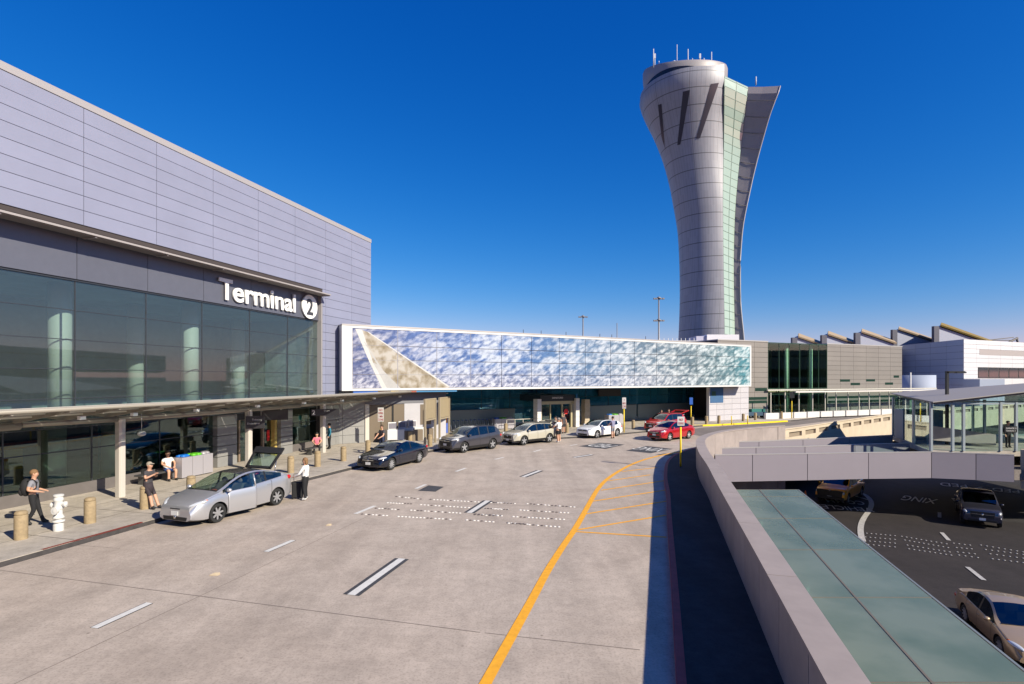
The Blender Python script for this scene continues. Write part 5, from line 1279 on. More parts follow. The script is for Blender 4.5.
def car(name,label,cat,loc,fdir,P,group=None):
    L,Wd,wb,fo,top,belt,wsr,rwr,swr=P['L'],P['W'],P['wb'],P['fo'],P['top'],P['belt'],P['ws'],P['rw'],P['sw']
    zl=P.get('zl',.19); wr=P.get('wr',.325); pt=P['paint']; hw=Wd/2
    rz=math.atan2(fdir[1],fdir[0]); th=thing(name,label,cat,loc,rz,group)
    fr=[0,.004,.012,.025,.045]+[.07+i*(.86/46) for i in range(47)]+[.955,.975,.988,.996,1.0]
    fr=sorted(set(fr+[wsr[0],wsr[1],rwr[0],rwr[1],swr[0],swr[1]]+[P['bp']-.011,P['bp']+.011]))
    gap=[fr[0]]
    for f in fr[1:]:
        if f-gap[-1]>.0025: gap.append(f)
    fr=gap
    def sec(f):
        x=L/2-f*L; zt=sm(top,f) if .02<f<.98 else lin(top,f); zb=min(sm(belt,f),zt-.035); h=max(0,zt-zb-.035); kk_=min(1,h/.30); kk_=kk_*kk_*(3-2*kk_)
        tf=P.get('nose',.20); nf=max(0,(.13-f)/.13); nr=max(0,(f-.88)/.12); w=hw*(1-tf*nf**2-.10*nr**2)
        zlo=zl+.10*nf**2*.6+.12*nr**2
        wr_=w-.10-P.get('tumble',.36)*h   # roof edge half width
        y7=(w*.90)*(1-kk_)+(wr_+.035)*kk_; z7=(zt-.022)*(1-kk_)+(zt-.055)*kk_
        y8=(w*.74)*(1-kk_)+(wr_-.03)*kk_; z8=(zt-.004)*(1-kk_)+(zt-.012)*kk_
        return [(0,zlo),(w-.16,zlo),(w-.045,zlo+.05),(w-.012,zlo+(zb-zlo)*.24),(w,zlo+(zb-zlo)*.58),(w-.012,zb-.09),(w-.05,zb),(w-.075,zb+.012),(y7,z7),(y8,z8),(y8*.55,zt+.008+.012*kk_),(0,zt+.014+.018*kk_)],x,h
    rows=12; V=[];Fc=[];Mi=[]
    for f in fr:
        s_,x,h=sec(f); ring=[(x,-y,z) for y,z in s_]+[(x,y,z) for y,z in s_[1:-1]][::-1]
        V+=ring
    nr_=22
    # slots: 0 paint 1 windscreen 2 side glass 3 rear glass 4 roof 5 arch 6 doorF 7 doorR 8 black trim 9 lower trim 10 bonnet
    doors=P.get('doors',[]) 
    for i in range(len(fr)-1):
        fm=(fr[i]+fr[i+1])/2; _,_,h=sec(fm)
        for k in range(nr_):
            j=k if k<11 else 21-k     # row between j and j+1
            mi=0
            if j in (9,10) or j==8 and False:
                if wsr[0]<fm<wsr[1]: mi=1
                elif rwr[0]<fm<rwr[1]: mi=3
                elif fm>wsr[1] and fm<rwr[0]: mi=4
                elif fm<wsr[0] and fm>.03: mi=10
            elif j==8 and fm<wsr[0] and fm>.03: mi=10
            elif j==7 and swr[0]<fm<swr[1] and h>.03:
                mi=8 if P['bp']-.011<fm<P['bp']+.011 or any(abs(fm-q)<.008 for q in P.get('pil',[])) else 2
            elif j in (2,3,4,5,6) :
                for n_,(d0,d1) in enumerate(doors):
                    if d0<fm<d1: mi=6+n_
                if j==2 and not 6<=mi<=7 and P.get('clad'): mi=9
                if j==2 and P.get('clad') : mi=9
            elif j in (0,1): mi=8
            Fc.append([i*nr_+k,i*nr_+(k+1)%nr_,(i+1)*nr_+(k+1)%nr_,(i+1)*nr_+k]); Mi.append(mi)
    Fc.append(list(range(nr_))[::-1]); Mi.append(0); Fc.append([(len(fr)-1)*nr_+k for k in range(nr_)]); Mi.append(0)
    slots=[pt,gl_car,gl_car,gl_car,P.get('roof',pt),arch_m,pt,pt,trim_m,P.get('cladm',trim_m),pt]
    if P.get('clear'): slots[1]=slots[2]=slots[3]=gl_carc
    me=bpy.data.meshes.new('c'); me.from_pydata(V,[],Fc); 
    for s_ in slots: me.materials.append(s_)
    me.polygons.foreach_set('material_index',Mi); me.polygons.foreach_set('use_smooth',[True]*len(Fc))
    bm=bmesh.new(); bm.from_mesh(me); bmesh.ops.recalc_face_normals(bm,faces=bm.faces); bm.to_mesh(me); bm.free()
    ob=bpy.data.objects.new('c',me); COL.objects.link(ob)
    xs=(L/2-fo,L/2-fo-wb); cut=[]
    for x in xs:
        for sgn in (-1,1):
            mb_=MB(); R_=wr+.055; mb_.lathe([(R_,0),(R_,.36)],(x,sgn*(hw+.05)-(.36 if sgn>0 else 0),wr+.01),28,axis='y')
            for i in range(len(mb_.m)): mb_.m[i]=5
            co=mb_.build('cut',slots,None); cut.append(co); md=ob.modifiers.new('b','BOOLEAN'); md.operation='DIFFERENCE'; md.object=co; md.solver='EXACT'
    dg=bpy.context.evaluated_depsgraph_get(); dg.update(); res=bpy.data.meshes.new_from_object(ob.evaluated_get(dg))
    for c_ in cut: bpy.data.objects.remove(c_)
    bpy.data.objects.remove(ob)
    if len(res.polygons)<100: print('BOOLEAN FAIL',name)
    names={0:'body',1:'windscreen',2:'side_window',3:'rear_window',4:'roof',5:'wheel_arch',6:'front_door',7:'rear_door',8:'underbody_trim',9:'lower_cladding',10:'bonnet'}
    out={}
    res.set_sharp_from_angle(angle=R(32))
    for idx in sorted(set(p.material_index for p in res.polygons)):
        bm=bmesh.new(); bm.from_mesh(res); bmesh.ops.delete(bm,geom=[f for f in bm.faces if f.material_index!=idx],context='FACES')
        m2=bpy.data.meshes.new(names.get(idx,'body')); bm.to_mesh(m2); bm.free(); m2.materials.clear(); m2.materials.append(slots[idx]); m2.polygons.foreach_set('material_index',[0]*len(m2.polygons))
        o=bpy.data.objects.new(names.get(idx,'body'),m2); COL.objects.link(o); o.parent=th; out[idx]=o
    # openings
    if P.get('open_rear') and 3 in out: bpy.data.objects.remove(out.pop(3))
    def width(f,row):
        s_,x,h=sec(f); return s_[row]
    # door gaps, handles
    m=MB()
    for d0,d1 in doors:
        for d in (d0,d1):
            s_,x,h=sec(d)
            for sgn in (-1,1):
                pts=[(x,sgn*(y+.003),z) for y,z in s_[2:7]]
                for a,b_ in zip(pts,pts[1:]):
                    m.add([(a[0]-.008,a[1],a[2]),(a[0]+.008,a[1],a[2]),(b_[0]+.008,b_[1],b_[2]),(b_[0]-.008,b_[1],b_[2])],[(0,1,2,3)])
    if doors: m.build('door_gap',trim_m,th,world=False)
    hp=MB()
    for d0,d1 in doors:
        f=d1-.03; s_,x,h=sec(f); y,z=s_[5]
        for sgn in (-1,1): hp.box(LO,x-.085,x+.085,sgn*(y-.01),sgn*(y+.022),z-.05,z-.022)
    if doors: hp.each('door_handle',pt,th,world=False,bevel=.006)
    # interior
    m=MB(); f0,f1=wsr[0]+.03,rwr[1]-.05
    x0=L/2-f0*L; x1=L/2-f1*L; zi=lin(belt,.45)
    m.box(LO,x1,x0,-hw+.14,hw-.14,zl+.08,zi-.10); m.build('interior',int_m,th,world=False)
    m=MB(); xf=L/2-(P['bp']-.06)*L; xr=L/2-(P['bp']+.13)*L; zs=lin(top,P['bp'])
    for x in ((xf,xr) if not P.get('two') else (xf,)):
        for y in (-.36,.36):
            m.ext([(x+.05,y-.23,zi-.15),(x+.05,y+.23,zi-.15),(x-.10,y+.20,zs-.42+.02),(x-.10,y-.20,zs-.42+.02)],(-.12,0,0)); m.ell((x-.17,y,zs-.32),.06,.13,.10,10,6)
    m.build('seat',seat_m,th,world=False)
    # wheels
    for x in xs:
        for sgn in (-1,1):
            y=sgn*(hw-.015); wd=.21
            m=MB(); m.lathe([(wr*.68,-wd),(wr*.93,-wd),(wr,-wd+.03),(wr,-.035),(wr*.96,-.008),(wr*.86,0),(wr*.68,-.012)] if sgn>0 else [(wr*.68,wd),(wr*.93,wd),(wr,wd-.03),(wr,.035),(wr*.96,.008),(wr*.86,0),(wr*.68,.012)],(x,y,wr),28,axis='y',cap=False); w=m.build('wheel',tyre_m,th,world=False,sharp=50)
            m=MB(); s=-sgn
            m.lathe([(wr*.69,s*.012),(wr*.66,s*.02),(wr*.62,s*.06),(wr*.60,s*.12),(.0,s*.12)],(x,y,wr),28,axis='y',m=0,cap=False)
            ns=P.get('spokes',5)
            for q in range(ns):
                a=2*math.pi*q/ns+.3; ca,sa_=math.cos(a),math.sin(a); t_=.035 if ns>5 else .06
                def f(u,v,w_): return Vector((x+ca*u-sa_*v,y+s*w_,wr+sa_*u+ca*v))
                m.ext([f(.03,-t_,.025),f(wr*.66,-t_*.75,.018),f(wr*.66,t_*.75,.018),f(.03,t_,.025)],(0,s*.03,0),1)
            m.lathe([(.06,s*.012),(.06,s*.05)],(x,y,wr),12,axis='y',m=1); m.build('rim',[P.get('rimdark',trim_m),P.get('rim',rim_m)],w,world=False); 
    # lights, grille
    zt0=lin(top,.04); hl=P.get('hl',(.06,.16,-.11))
    fh=hl[0]; s_,x,h=sec(fh)
    for sgn in (-1,1):
        A=math.atan(.5)*sgn; Mx=Matrix.Rotation(-sgn*R(P.get('hla',28)),3,'Z')@Matrix.Rotation(R(P.get('hlt',10)),3,'Y')
        yy=s_[5][0]-.115; m=MB(); m.ell((x-.03,sgn*yy,lin(top,fh)+hl[2]),hl[1]*1.15,.10,P.get('hlh',.075),16,8,M=Mx); hd=m.build('headlight',lens_m,th,world=False)
        if P.get('amber'): m=MB(); m.ell((x-.24,sgn*(yy+.075),lin(top,fh)+hl[2]+.055),.10,.05,.035,12,6,M=Mx); m.build('indicator',amber_m,hd,world=False)
        s2,xr_,_=sec(.955); m=MB(); zz=lin(belt,.955)-.10; m.ell((xr_-.01,sgn*(s2[4][0]-.045),zz+P.get('tlz',0)),.13,.06,P.get('tlh',.09),14,8); m.build('tail_light',tail_m,th,world=False)
        m=MB(); sM,xm,_=sec(wsr[0]+.055); m.ell((xm,sgn*(hw+.07),lin(belt,wsr[0]+.055)+.09),.085,.10,.07,14,8); m.tube([(xm,sgn*(hw-.07),lin(belt,wsr[0]+.055)+.04),(xm,sgn*(hw+.05),lin(belt,wsr[0]+.055)+.07)],.025,6); m.build('mirror',P.get('mirror',pt),th,world=False)
        if P.get('fog'): m=MB(); s5,x5,_=sec(.02); m.ell((x5+.0,sgn*(s5[3][0]-.13),zl+.20),.05,.07,.06,10,6); m.build('fog_lamp',lens_m,th,world=False)
    g0,g1,gw_=P.get('grille',(.42,.60,.42)); m=MB(); xg=L/2+.006
    m.ext([(xg-.03,-gw_,g0),(xg-.03,gw_,g0),(xg-.035,gw_*1.08,g1),(xg-.035,-gw_*1.08,g1)],(.04,0,0)); m.build('grille',trim_m,th,world=False,bevel=.01)
    if P.get('intake'):
        i0,i1,iw=P['intake']; m=MB(); m.ext([(xg-.03,-iw,i0),(xg-.03,iw,i0),(xg-.03,iw*1.0,i1),(xg-.03,-iw*1.0,i1)],(.035,0,0)); m.build('lower_grille',trim_m,th,world=False,bevel=.01)
    if P.get('chromebar'):
        m=MB(); z=P['chromebar']; m.box(LO,xg+.0,xg+.02,-gw_*.98,gw_*.98,z-.015,z+.015); m.build('grille_bar',chrome,th,world=False)
    m=MB(); m.box(LO,xg+.003,xg+.02,-.155,.155,P.get('plz',.36),P.get('plz',.36)+.14); m.build('number_plate',plate_m,th,world=False)
    m=MB(); m.lathe([(0,xg+.0),(.055,xg+.002),(.055,xg+.018),(0,xg+.02)],(0,0,g1-.02 if not P.get('chromebar') else P['chromebar']),14,axis='x'); m.build('badge',chrome,th,world=False)
    if P.get('rails'):
        m=MB()
        for sgn in (-1,1):
            pts=[]
            for f in (wsr[1]+.03,wsr[1]+.1,.62,.75,rwr[0]-.03):
                s_,x,h=sec(f); pts.append((x,sgn*(s_[9][0]-.02),s_[9][1]+.045))
            m.tube(pts,.018,6)
        m.each('roof_rail',trim_m,th,world=False)
    # wipers line / cowl
    s_,x,h=sec(wsr[0]+.004); m=MB(); m.box(LO,x-.04,x+.05,-s_[9][0],s_[9][0],lin(top,wsr[0])-.0,lin(top,wsr[0])+.022); m.build('wiper_cowl',trim_m,th,world=False)
    return th,out,sec
# ------------- open tailgate
def tailgate(th,P,sec,ang,glass,length=.95,col=None):
    L=P['L']; f=P.get('tg',P['rw'][0]); s_,x,h=sec(f); z=s_[11][1]; hwid=s_[9][0]-.02
    c,s=math.cos(R(ang)),math.sin(R(ang)); n=Vector((-s,0,c))
    def pt(u,v,w=0): return Vector((x-c*u,v,z+s*u))+Vector((s,0,c))*w
    ln=length; w2=hwid*1.12
    m=MB(); prof=[(0,hwid),(ln*.5,(hwid+w2)/2),(ln,w2)]
    def fr_(a,b,i0,i1): m.ext([pt(a,i0[0]),pt(b,i1[0]),pt(b,i1[1]),pt(a,i0[1])],Vector((s,0,c))*.06)
    for sg in (-1,1):
        m.ext([pt(0,sg*hwid),pt(ln,sg*w2),pt(ln,sg*(w2-.10)),pt(0,sg*(hwid-.10))],Vector((s,0,c))*.06)
    m.ext([pt(0,-hwid),pt(.1,-hwid),pt(.1,hwid),pt(0,hwid)],Vector((s,0,c))*.06); m.ext([pt(ln-.28,-w2),pt(ln,-w2),pt(ln,w2),pt(ln-.28,w2)],Vector((s,0,c))*.07)
    t_=m.build('tailgate',col or trim_m,th,world=False)
    m=MB(); m.ext([pt(.1,-hwid+.1),pt(ln-.28,-w2+.1),pt(ln-.28,w2-.1),pt(.1,hwid-.1)],Vector((s,0,c))*.015); m.build('tailgate_window',glass,t_,world=False)
    m=MB()
    for sg in (-1,1): m.tube([(x-.15,sg*(hwid-.02),z-.35),pt(.5,sg*(hwid-.03))],.015,6)
    m.build('gas_strut',chrome,t_,world=False)
silver=paint('paint_silver',(.52,.52,.54),.65,.34); blackp=paint('paint_black',(.004,.006,.014),0,.1); dgrey=paint('paint_dark_grey',(.055,.052,.062),.3,.3); beige=paint('paint_khaki',(.44,.41,.33),.1,.35)
whitec=paint('paint_white',(.78,.78,.77),0,.35); redc=paint('paint_red',(.45,.008,.012),.3,.25); redc2=paint('paint_red_bright',(.55,.012,.012),.2,.3); gold=paint('paint_gold',(.42,.30,.18),.3,.35); navy=paint('paint_pickup_grey',(.055,.055,.075),.5,.28); ypick=paint('paint_pickup_yellow',(.95,.42,.02),0,.35)
def place(f_,r_,P,side,z=0.):
    """centre of the car from the ground contacts of the front and rear wheel on the visible side"""
    d=(f_-r_).normalized(); mid=(f_+r_)/2; left=Vector((-d.y,d.x,0)); off=left*(P['W']/2-.1)*(-1 if side=='left' else 1)
    c=mid+off-d*(P['L']/2-P['fo']-P['wb']/2)*-1*0; c=c-d*(P['L']/2-P['fo']-P['wb']/2); 
    c.z=z; return c,(d.x,d.y)
prius=dict(L=4.46,W=1.745,wb=2.70,fo=.93,paint=silver,top=[(0,.58),(.004,.68),(.02,.76),(.05,.82),(.12,.92),(.235,1.03),(.34,1.26),(.44,1.42),(.53,1.485),(.62,1.49),(.72,1.44),(.84,1.31),(.955,1.14),(.975,1.08),(.99,.95),(1,.55)],
 belt=[(0,.5),(.04,.76),(.2,.94),(.35,.97),(.6,1.0),(.8,1.06),(.95,1.12),(1,.9)],ws=(.235,.47),rw=(.70,.955),sw=(.26,.87),bp=.535,pil=[.70],doors=[(.30,.54),(.54,.745)],zl=.17,hl=(.055,.26,-.06),hlh=.065,hla=38,hlt=14,amber=True,fog=True,grille=(.24,.36,.50),intake=(.60,.635,.22),plz=.40,roof=mat('prius_roof_dark',(.03,.03,.035),.15,coat=1.),clear=True,open_rear=True,tg=.79,spokes=7,tumble=.34)
f_,r_=G(214.5,523.0),G(277.5,504.6); c,fd=place(f_,r_,prius,'left')
th,out,sec=car('hatchback_car','silver hatchback with a raised tailgate and an open driver door at the kerb','car',c,fd,prius)
# open front-left door: hinge forward edge, rotate
def swing(th,out,sec,P,ang):
    d0,d1=P['doors'][0]; s0,xh,_=sec(d0); yh=s0[4][0]
    # pick left faces (y>0) of front door and front side glass
    for idx,nm,z in ((6,'open_front_door',0),(2,'open_door_window',0)):
        o=out[idx]; bm=bmesh.new(); bm.from_mesh(o.data); x1=P['L']/2-d1*P['L']
        sel=[f for f in bm.faces if f.calc_center_median().y>0.3 and xh+.05>f.calc_center_median().x>x1-.01]
        b2=bm.copy(); keep={f.index for f in sel}
        bm.faces.ensure_lookup_table(); 
        bmesh.ops.delete(bm,geom=sel,context='FACES'); bm.to_mesh(o.data); bm.free()
        b2.faces.ensure_lookup_table(); bmesh.ops.delete(b2,geom=[f for f in b2.faces if f.index not in keep],context='FACES')
        M=Matrix.Translation((xh,yh,0))@Matrix.Rotation(R(-ang),4,'Z')@Matrix.Translation((-xh,-yh,0)); bmesh.ops.transform(b2,matrix=M,verts=b2.verts)
        m2=bpy.data.meshes.new(nm); b2.to_mesh(m2); b2.free(); m2.materials.clear(); m2.materials.append(o.data.materials[0]); m2.polygons.foreach_set('material_index',[0]*len(m2.polygons))
        q=bpy.data.objects.new(nm,m2); COL.objects.link(q); q.parent=th
        if idx==6: md=q.modifiers.new('s','SOLIDIFY'); md.thickness=.07; md.offset=-1
    # door window frame
    s1,x1,_=sec(d1); m=MB(); M=Matrix.Translation((xh,yh,0))@Matrix.Rotation(R(-ang),4,'Z')@Matrix.Translation((-xh,-yh,0))
    pts=[M@Vector((x1+.03,s1[6][0]-.02,s1[6][1])),M@Vector((x1+.03,s1[8][0],s1[8][1]))]
    m.tube(pts,.03,6); m.build('door_window_frame',P['paint'],th,world=False)
swing(th,out,sec,prius,13)
tailgate(th,prius,sec,48,gl_carc,.98,trim_m)
m=MB(); m.ell((.95,.25,1.00),.10,.12,.04,8,6); m.build('red_dash_item',redl,th,world=False)
a5=dict(L=4.63,W=1.85,wb=2.75,fo=.87,paint=blackp,top=[(0,.5),(.004,.64),(.02,.72),(.05,.77),(.14,.86),(.29,.96),(.38,1.19),(.46,1.33),(.56,1.375),(.66,1.34),(.76,1.22),(.87,1.04),(.97,1.0),(.985,.92),(1,.6)],belt=[(0,.45),(.05,.72),(.25,.88),(.5,.92),(.75,.96),(.97,.97),(1,.7)],ws=(.29,.465),rw=(.68,.865),sw=(.32,.80),bp=.60,doors=[(.335,.62)],wr=.335,grille=(.30,.66,.36),hl=(.05,.22,-.07),hlh=.06,hla=35,spokes=10,fog=True,chromebar=.6,clear=False)
f_,r_=G(390.2,470.2),G(419.3,462.6); c,fd=place(f_,r_,a5,'left'); car('coupe_car','glossy black two door coupe parked at the kerb near the tan boards','car',c,fd,a5)
rav=dict(L=4.6,W=1.845,wb=2.66,fo=.93,paint=dgrey,top=[(0,.62),(.004,.82),(.02,.93),(.05,.99),(.13,1.06),(.235,1.13),(.32,1.42),(.40,1.62),(.5,1.68),(.7,1.67),(.86,1.62),(.93,1.38),(.965,1.12),(.99,1.02),(1,.6)],belt=[(0,.5),(.05,.9),(.25,1.04),(.6,1.09),(.8,1.15),(.9,1.2),(1,.9)],ws=(.235,.41),rw=(.875,.96),sw=(.26,.85),bp=.51,pil=[.69],doors=[(.285,.51),(.51,.70)],zl=.22,wr=.36,grille=(.45,.75,.5),intake=(.28,.40,.55),hl=(.045,.24,-.06),hlh=.06,hla=32,clad=True,rails=True,spokes=5,tlz=-.0,plz=.5,chromebar=.80,tumble=.28)
f_,r_=G(463.2,452.9),G(492.8,448.9); c,fd=place(f_,r_,rav,'left'); car('crossover_car','dark grey crossover parked at the kerb in front of the luggage carts','car',c,fd,rav)
xt=dict(L=4.45,W=1.78,wb=2.635,fo=.90,paint=beige,top=[(0,.60),(.004,.78),(.02,.88),(.05,.92),(.13,.98),(.24,1.05),(.33,1.33),(.42,1.50),(.52,1.56),(.7,1.55),(.86,1.48),(.94,1.25),(.97,1.08),(.99,1.0),(1,.6)],belt=[(0,.5),(.05,.84),(.25,.97),(.6,1.01),(.8,1.06),(.9,1.12),(1,.9)],ws=(.24,.43),rw=(.86,.965),sw=(.265,.86),bp=.51,pil=[.69],doors=[(.285,.51),(.51,.70)],zl=.24,wr=.35,grille=(.52,.72,.40),intake=(.30,.42,.5),hl=(.045,.22,-.05),hlh=.065,clad=True,rails=True,fog=True,spokes=5,open_rear=True,tumble=.3)
f_,r_=G(521.6,445.6),G(550.9,442.4); c,fd=place(f_,r_,xt,'left'); th,out,sec=car('wagon_car','khaki beige wagon with black roof rails and a raised tailgate','car',c,fd,xt); tailgate(th,xt,sec,6,gl_car,.95,beige)
gf=dict(L=4.27,W=1.8,wb=2.63,fo=.87,paint=whitec,top=[(0,.52),(.004,.70),(.02,.80),(.05,.84),(.14,.92),(.26,1.0),(.35,1.26),(.43,1.41),(.53,1.45),(.72,1.43),(.86,1.36),(.94,1.15),(.97,1.02),(.99,.95),(1,.55)],belt=[(0,.45),(.05,.78),(.25,.91),(.6,.94),(.8,.98),(.9,1.03),(1,.8)],ws=(.26,.44),rw=(.87,.965),sw=(.285,.85),bp=.53,pil=[.70],doors=[(.30,.53),(.53,.71)],grille=(.60,.70,.45),intake=(.26,.40,.5),hl=(.05,.2,-.06),hlh=.055,spokes=5,plz=.42,roof=trim_m)
f_,r_=G(593.9,438.6),G(619.4,435.8); c,fd=place(f_,r_,gf,'left'); car('hatchback_car','white hatchback with a dark roof facing left by the vestibule','car',c,fd,gf)
ins=dict(L=4.5,W=1.75,wb=2.65,fo=.90,paint=redc,top=[(0,.55),(.004,.72),(.02,.80),(.05,.84),(.13,.94),(.22,1.02),(.32,1.28),(.42,1.45),(.53,1.5),(.66,1.46),(.80,1.26),(.87,1.12),(.97,1.06),(.985,.98),(1,.6)],belt=[(0,.45),(.05,.78),(.22,.94),(.6,1.0),(.85,1.04),(1,.8)],ws=(.225,.43),rw=(.69,.86),sw=(.25,.80),bp=.53,doors=[(.29,.53),(.53,.72)],grille=(.56,.74,.42),intake=(.28,.44,.5),chromebar=.68,hl=(.05,.22,-.06),hlh=.065,spokes=7,plz=.44,rim=mat('wheel_silver_light',(.65,.65,.65),.35,.6))
f_,r_=G(668.3,441.2),G(689.3,438.6); c,fd=place(f_,r_,ins,'left'); car('sedan_car','glossy dark red sedan nearest the curved parapet','car',c,fd,ins)
rsv=dict(rav); rsv.update(paint=redc2,open_rear=True,roof=redc2)
c=G(666,432.6); th,out,sec=car('suv_car','bright red SUV with a raised tailgate behind the dark red sedan','car',(G(666,432.2)+Vector((.3,1.3,0))),fd,rsv); tailgate(th,rsv,sec,12,gl_car,1.1,redc2)
acc=dict(L=4.8,W=1.81,wb=2.74,fo=.95,paint=gold,top=[(0,.5),(.004,.62),(.02,.70),(.05,.75),(.14,.85),(.27,.95),(.36,1.22),(.44,1.40),(.54,1.455),(.64,1.43),(.74,1.28),(.83,1.06),(.965,1.01),(.985,.93),(1,.58)],belt=[(0,.42),(.05,.68),(.25,.88),(.6,.93),(.85,.97),(1,.75)],ws=(.275,.45),rw=(.655,.82),sw=(.30,.77),bp=.54,doors=[(.31,.54),(.54,.725)],grille=(.50,.64,.38),intake=(.22,.34,.45),chromebar=.6,hl=(.05,.24,-.055),hlh=.07,spokes=10,plz=.36,amber=True)
f_,r_=G(1002,657,-4.3),G(966.6,622,-4.3); c,fd=place(f_,r_,acc,'right',-4.3); car('sedan_car','gold sedan on the dark lower road at the bottom right corner','car',c,fd,acc)
pk=dict(L=5.8,W=2.03,wb=3.6,fo=1.0,paint=navy,top=[(0,.75),(.004,1.02),(.015,1.12),(.04,1.17),(.12,1.22),(.225,1.28),(.29,1.60),(.35,1.86),(.42,1.94),(.56,1.92),(.605,1.80),(.615,1.32),(.98,1.33),(.99,1.2),(1,.7)],belt=[(0,.6),(.03,1.0),(.2,1.18),(.6,1.27),(1,1.0)],ws=(.225,.35),rw=(.565,.612),sw=(.24,.585),bp=.41,doors=[(.26,.41),(.41,.575)],zl=.36,wr=.41,nose=.10,grille=(.66,1.02,.55),intake=(.42,.54,.7),hl=(.022,.17,-.17),hlh=.10,hla=15,fog=True,plz=.50,tumble=.24,chromebar=.86)
def pcent(px,py,fdir,L):
    p=G(px,py,-4.3); d=Vector((*fdir,0)).normalized(); return p-d*(L/2),(d.x,d.y)
c,fd=pcent(982.5,528.5,(-.58,-.81),5.8); th,out,sec=car('pickup_truck','dark grey pickup truck driving towards the camera on the lower road','pickup truck',c,fd,pk)
m=MB(); m.box(LO,-2.75,-.68,-.80,.80,1.345,1.36); m.build('bed_cover',trim_m,th,world=False)
yp=dict(pk); yp.update(paint=ypick,grille=(.62,1.08,.80),nose=.05,chromebar=None,hl=(.02,.13,-.22),hlh=.13,hla=5,fog=False,clad=False)
c,fd=pcent(829.5,504.6,(-.72,-.70),5.8); th,out,sec=car('pickup_truck','yellow orange pickup truck with a black grille under the pedestrian bridge','pickup truck',c,fd,yp)
m=MB(); m.box(LO,-2.75,-.68,-.80,.80,1.345,1.36); m.build('bed_cover',trim_m,th,world=False)
m=MB(); m.box(LO,2.86,2.98,-.95,.95,.42,.62); m.build('front_bumper',trim_m,th,world=False,bevel=.03)
# ============================================================ PEOPLE
skin_m=mat('skin_light',(.52,.29,.19),.6,noise=.04); skin2=mat('skin_brown',(.28,.14,.08),.6); shoe_m=mat('shoe_dark',(.02,.02,.02),.7); shoe_w=mat('shoe_white',(.7,.7,.68),.6)
def cloth(n,c): return mat('cloth_'+n,c,.85,noise=.12,nscale=14,bump=.15)
CL=dict(black=cloth('black',(.012,.012,.014)),grey=cloth('grey',(.22,.22,.25)),white=cloth('white',(.72,.71,.69)),navy=cloth('navy',(.02,.03,.07)),charcoal=cloth('charcoal',(.055,.05,.055)),blue=cloth('blue',(.03,.10,.35)),teal=cloth('teal',(.02,.16,.25)),pink=cloth('pink',(.65,.15,.22)),lilac=cloth('lilac',(.22,.22,.33)),red=cloth('red',(.5,.03,.03)),dress=cloth('plum',(.035,.025,.03)))
hair=dict(blond=mat('hair_ginger',(.20,.11,.05),.8),brown=mat('hair_brown',(.06,.035,.02),.8),black=mat('hair_black',(.01,.01,.01),.7),grey=mat('hair_grey',(.25,.22,.20),.8),cap=mat('cap_tan',(.30,.26,.20),.8))
def fingers(V,E,RD,ZN,hi,d,side,palm,zone):
    # five finger chains from the palm vertex, thumb off the side
    d=d.normalized(); side=side.normalized(); bend=palm.normalized()
    for k,(o_,ln) in enumerate(((-.03,.065),(-.010,.078),(.010,.074),(.03,.06))):
        a=len(V); V.append(V[hi]+d*.045+side*o_); V.append(V[a]+d*ln*.55+bend*.012); V.append(V[a]+d*ln*.85+bend*ln*.45)
        E+=[(hi,a,zone),(a,a+1,zone),(a+1,a+2,zone)]; RD+=[.011,.0095,.008]
    a=len(V); V.append(V[hi]-side*.035+d*.005); V.append(V[a]-side*.022+d*.032+bend*.02); E+=[(hi,a,zone),(a,a+1,zone)]; RD+=[.013,.010]
POSES={
'stand':dict(kL=(-.10,.01,.50),aL=(-.11,-.02,.09),kR=(.10,.02,.50),aR=(.11,.0,.09),eL=(-.27,-.02,1.14),wL=(-.28,.10,.90),eR=(.27,-.02,1.14),wR=(.28,.10,.90)),
'walk':dict(kL=(-.10,.20,.52),aL=(-.10,.30,.09),kR=(.10,.0,.50),aR=(.10,-.30,.14),eL=(-.25,-.10,1.16),wL=(-.25,.12,1.02),eR=(.25,.06,1.15),wR=(.24,.30,1.10)),
'backpack':dict(kL=(-.10,.10,.50),aL=(-.10,.22,.08),kR=(.10,.05,.49),aR=(.10,-.14,.10),eL=(-.25,-.06,1.15),wL=(-.22,.17,1.08),eR=(.25,-.06,1.15),wR=(.22,.18,1.10)),
'phone':dict(kL=(-.09,.22,.52),aL=(-.09,.40,.09),kR=(.09,.20,.50),aR=(.13,.34,.09),eL=(-.24,.10,1.18),wL=(-.08,.32,1.32),eR=(.24,.10,1.18),wR=(.08,.32,1.30),lean=.06),
'sit':dict(kL=(-.16,.42,.50),aL=(-.15,.40,.09),kR=(.16,.44,.50),aR=(.17,.44,.09),eL=(-.28,.08,.78),wL=(-.16,.30,.66),eR=(.28,.08,.78),wR=(.14,.32,.66),sit=.42),
'reach':dict(kL=(-.10,.02,.50),aL=(-.12,-.05,.09),kR=(.10,.04,.50),aR=(.13,.02,.09),eL=(-.26,.16,1.12),wL=(-.20,.38,1.02),eR=(.26,.16,1.12),wR=(.20,.38,1.0)),
}
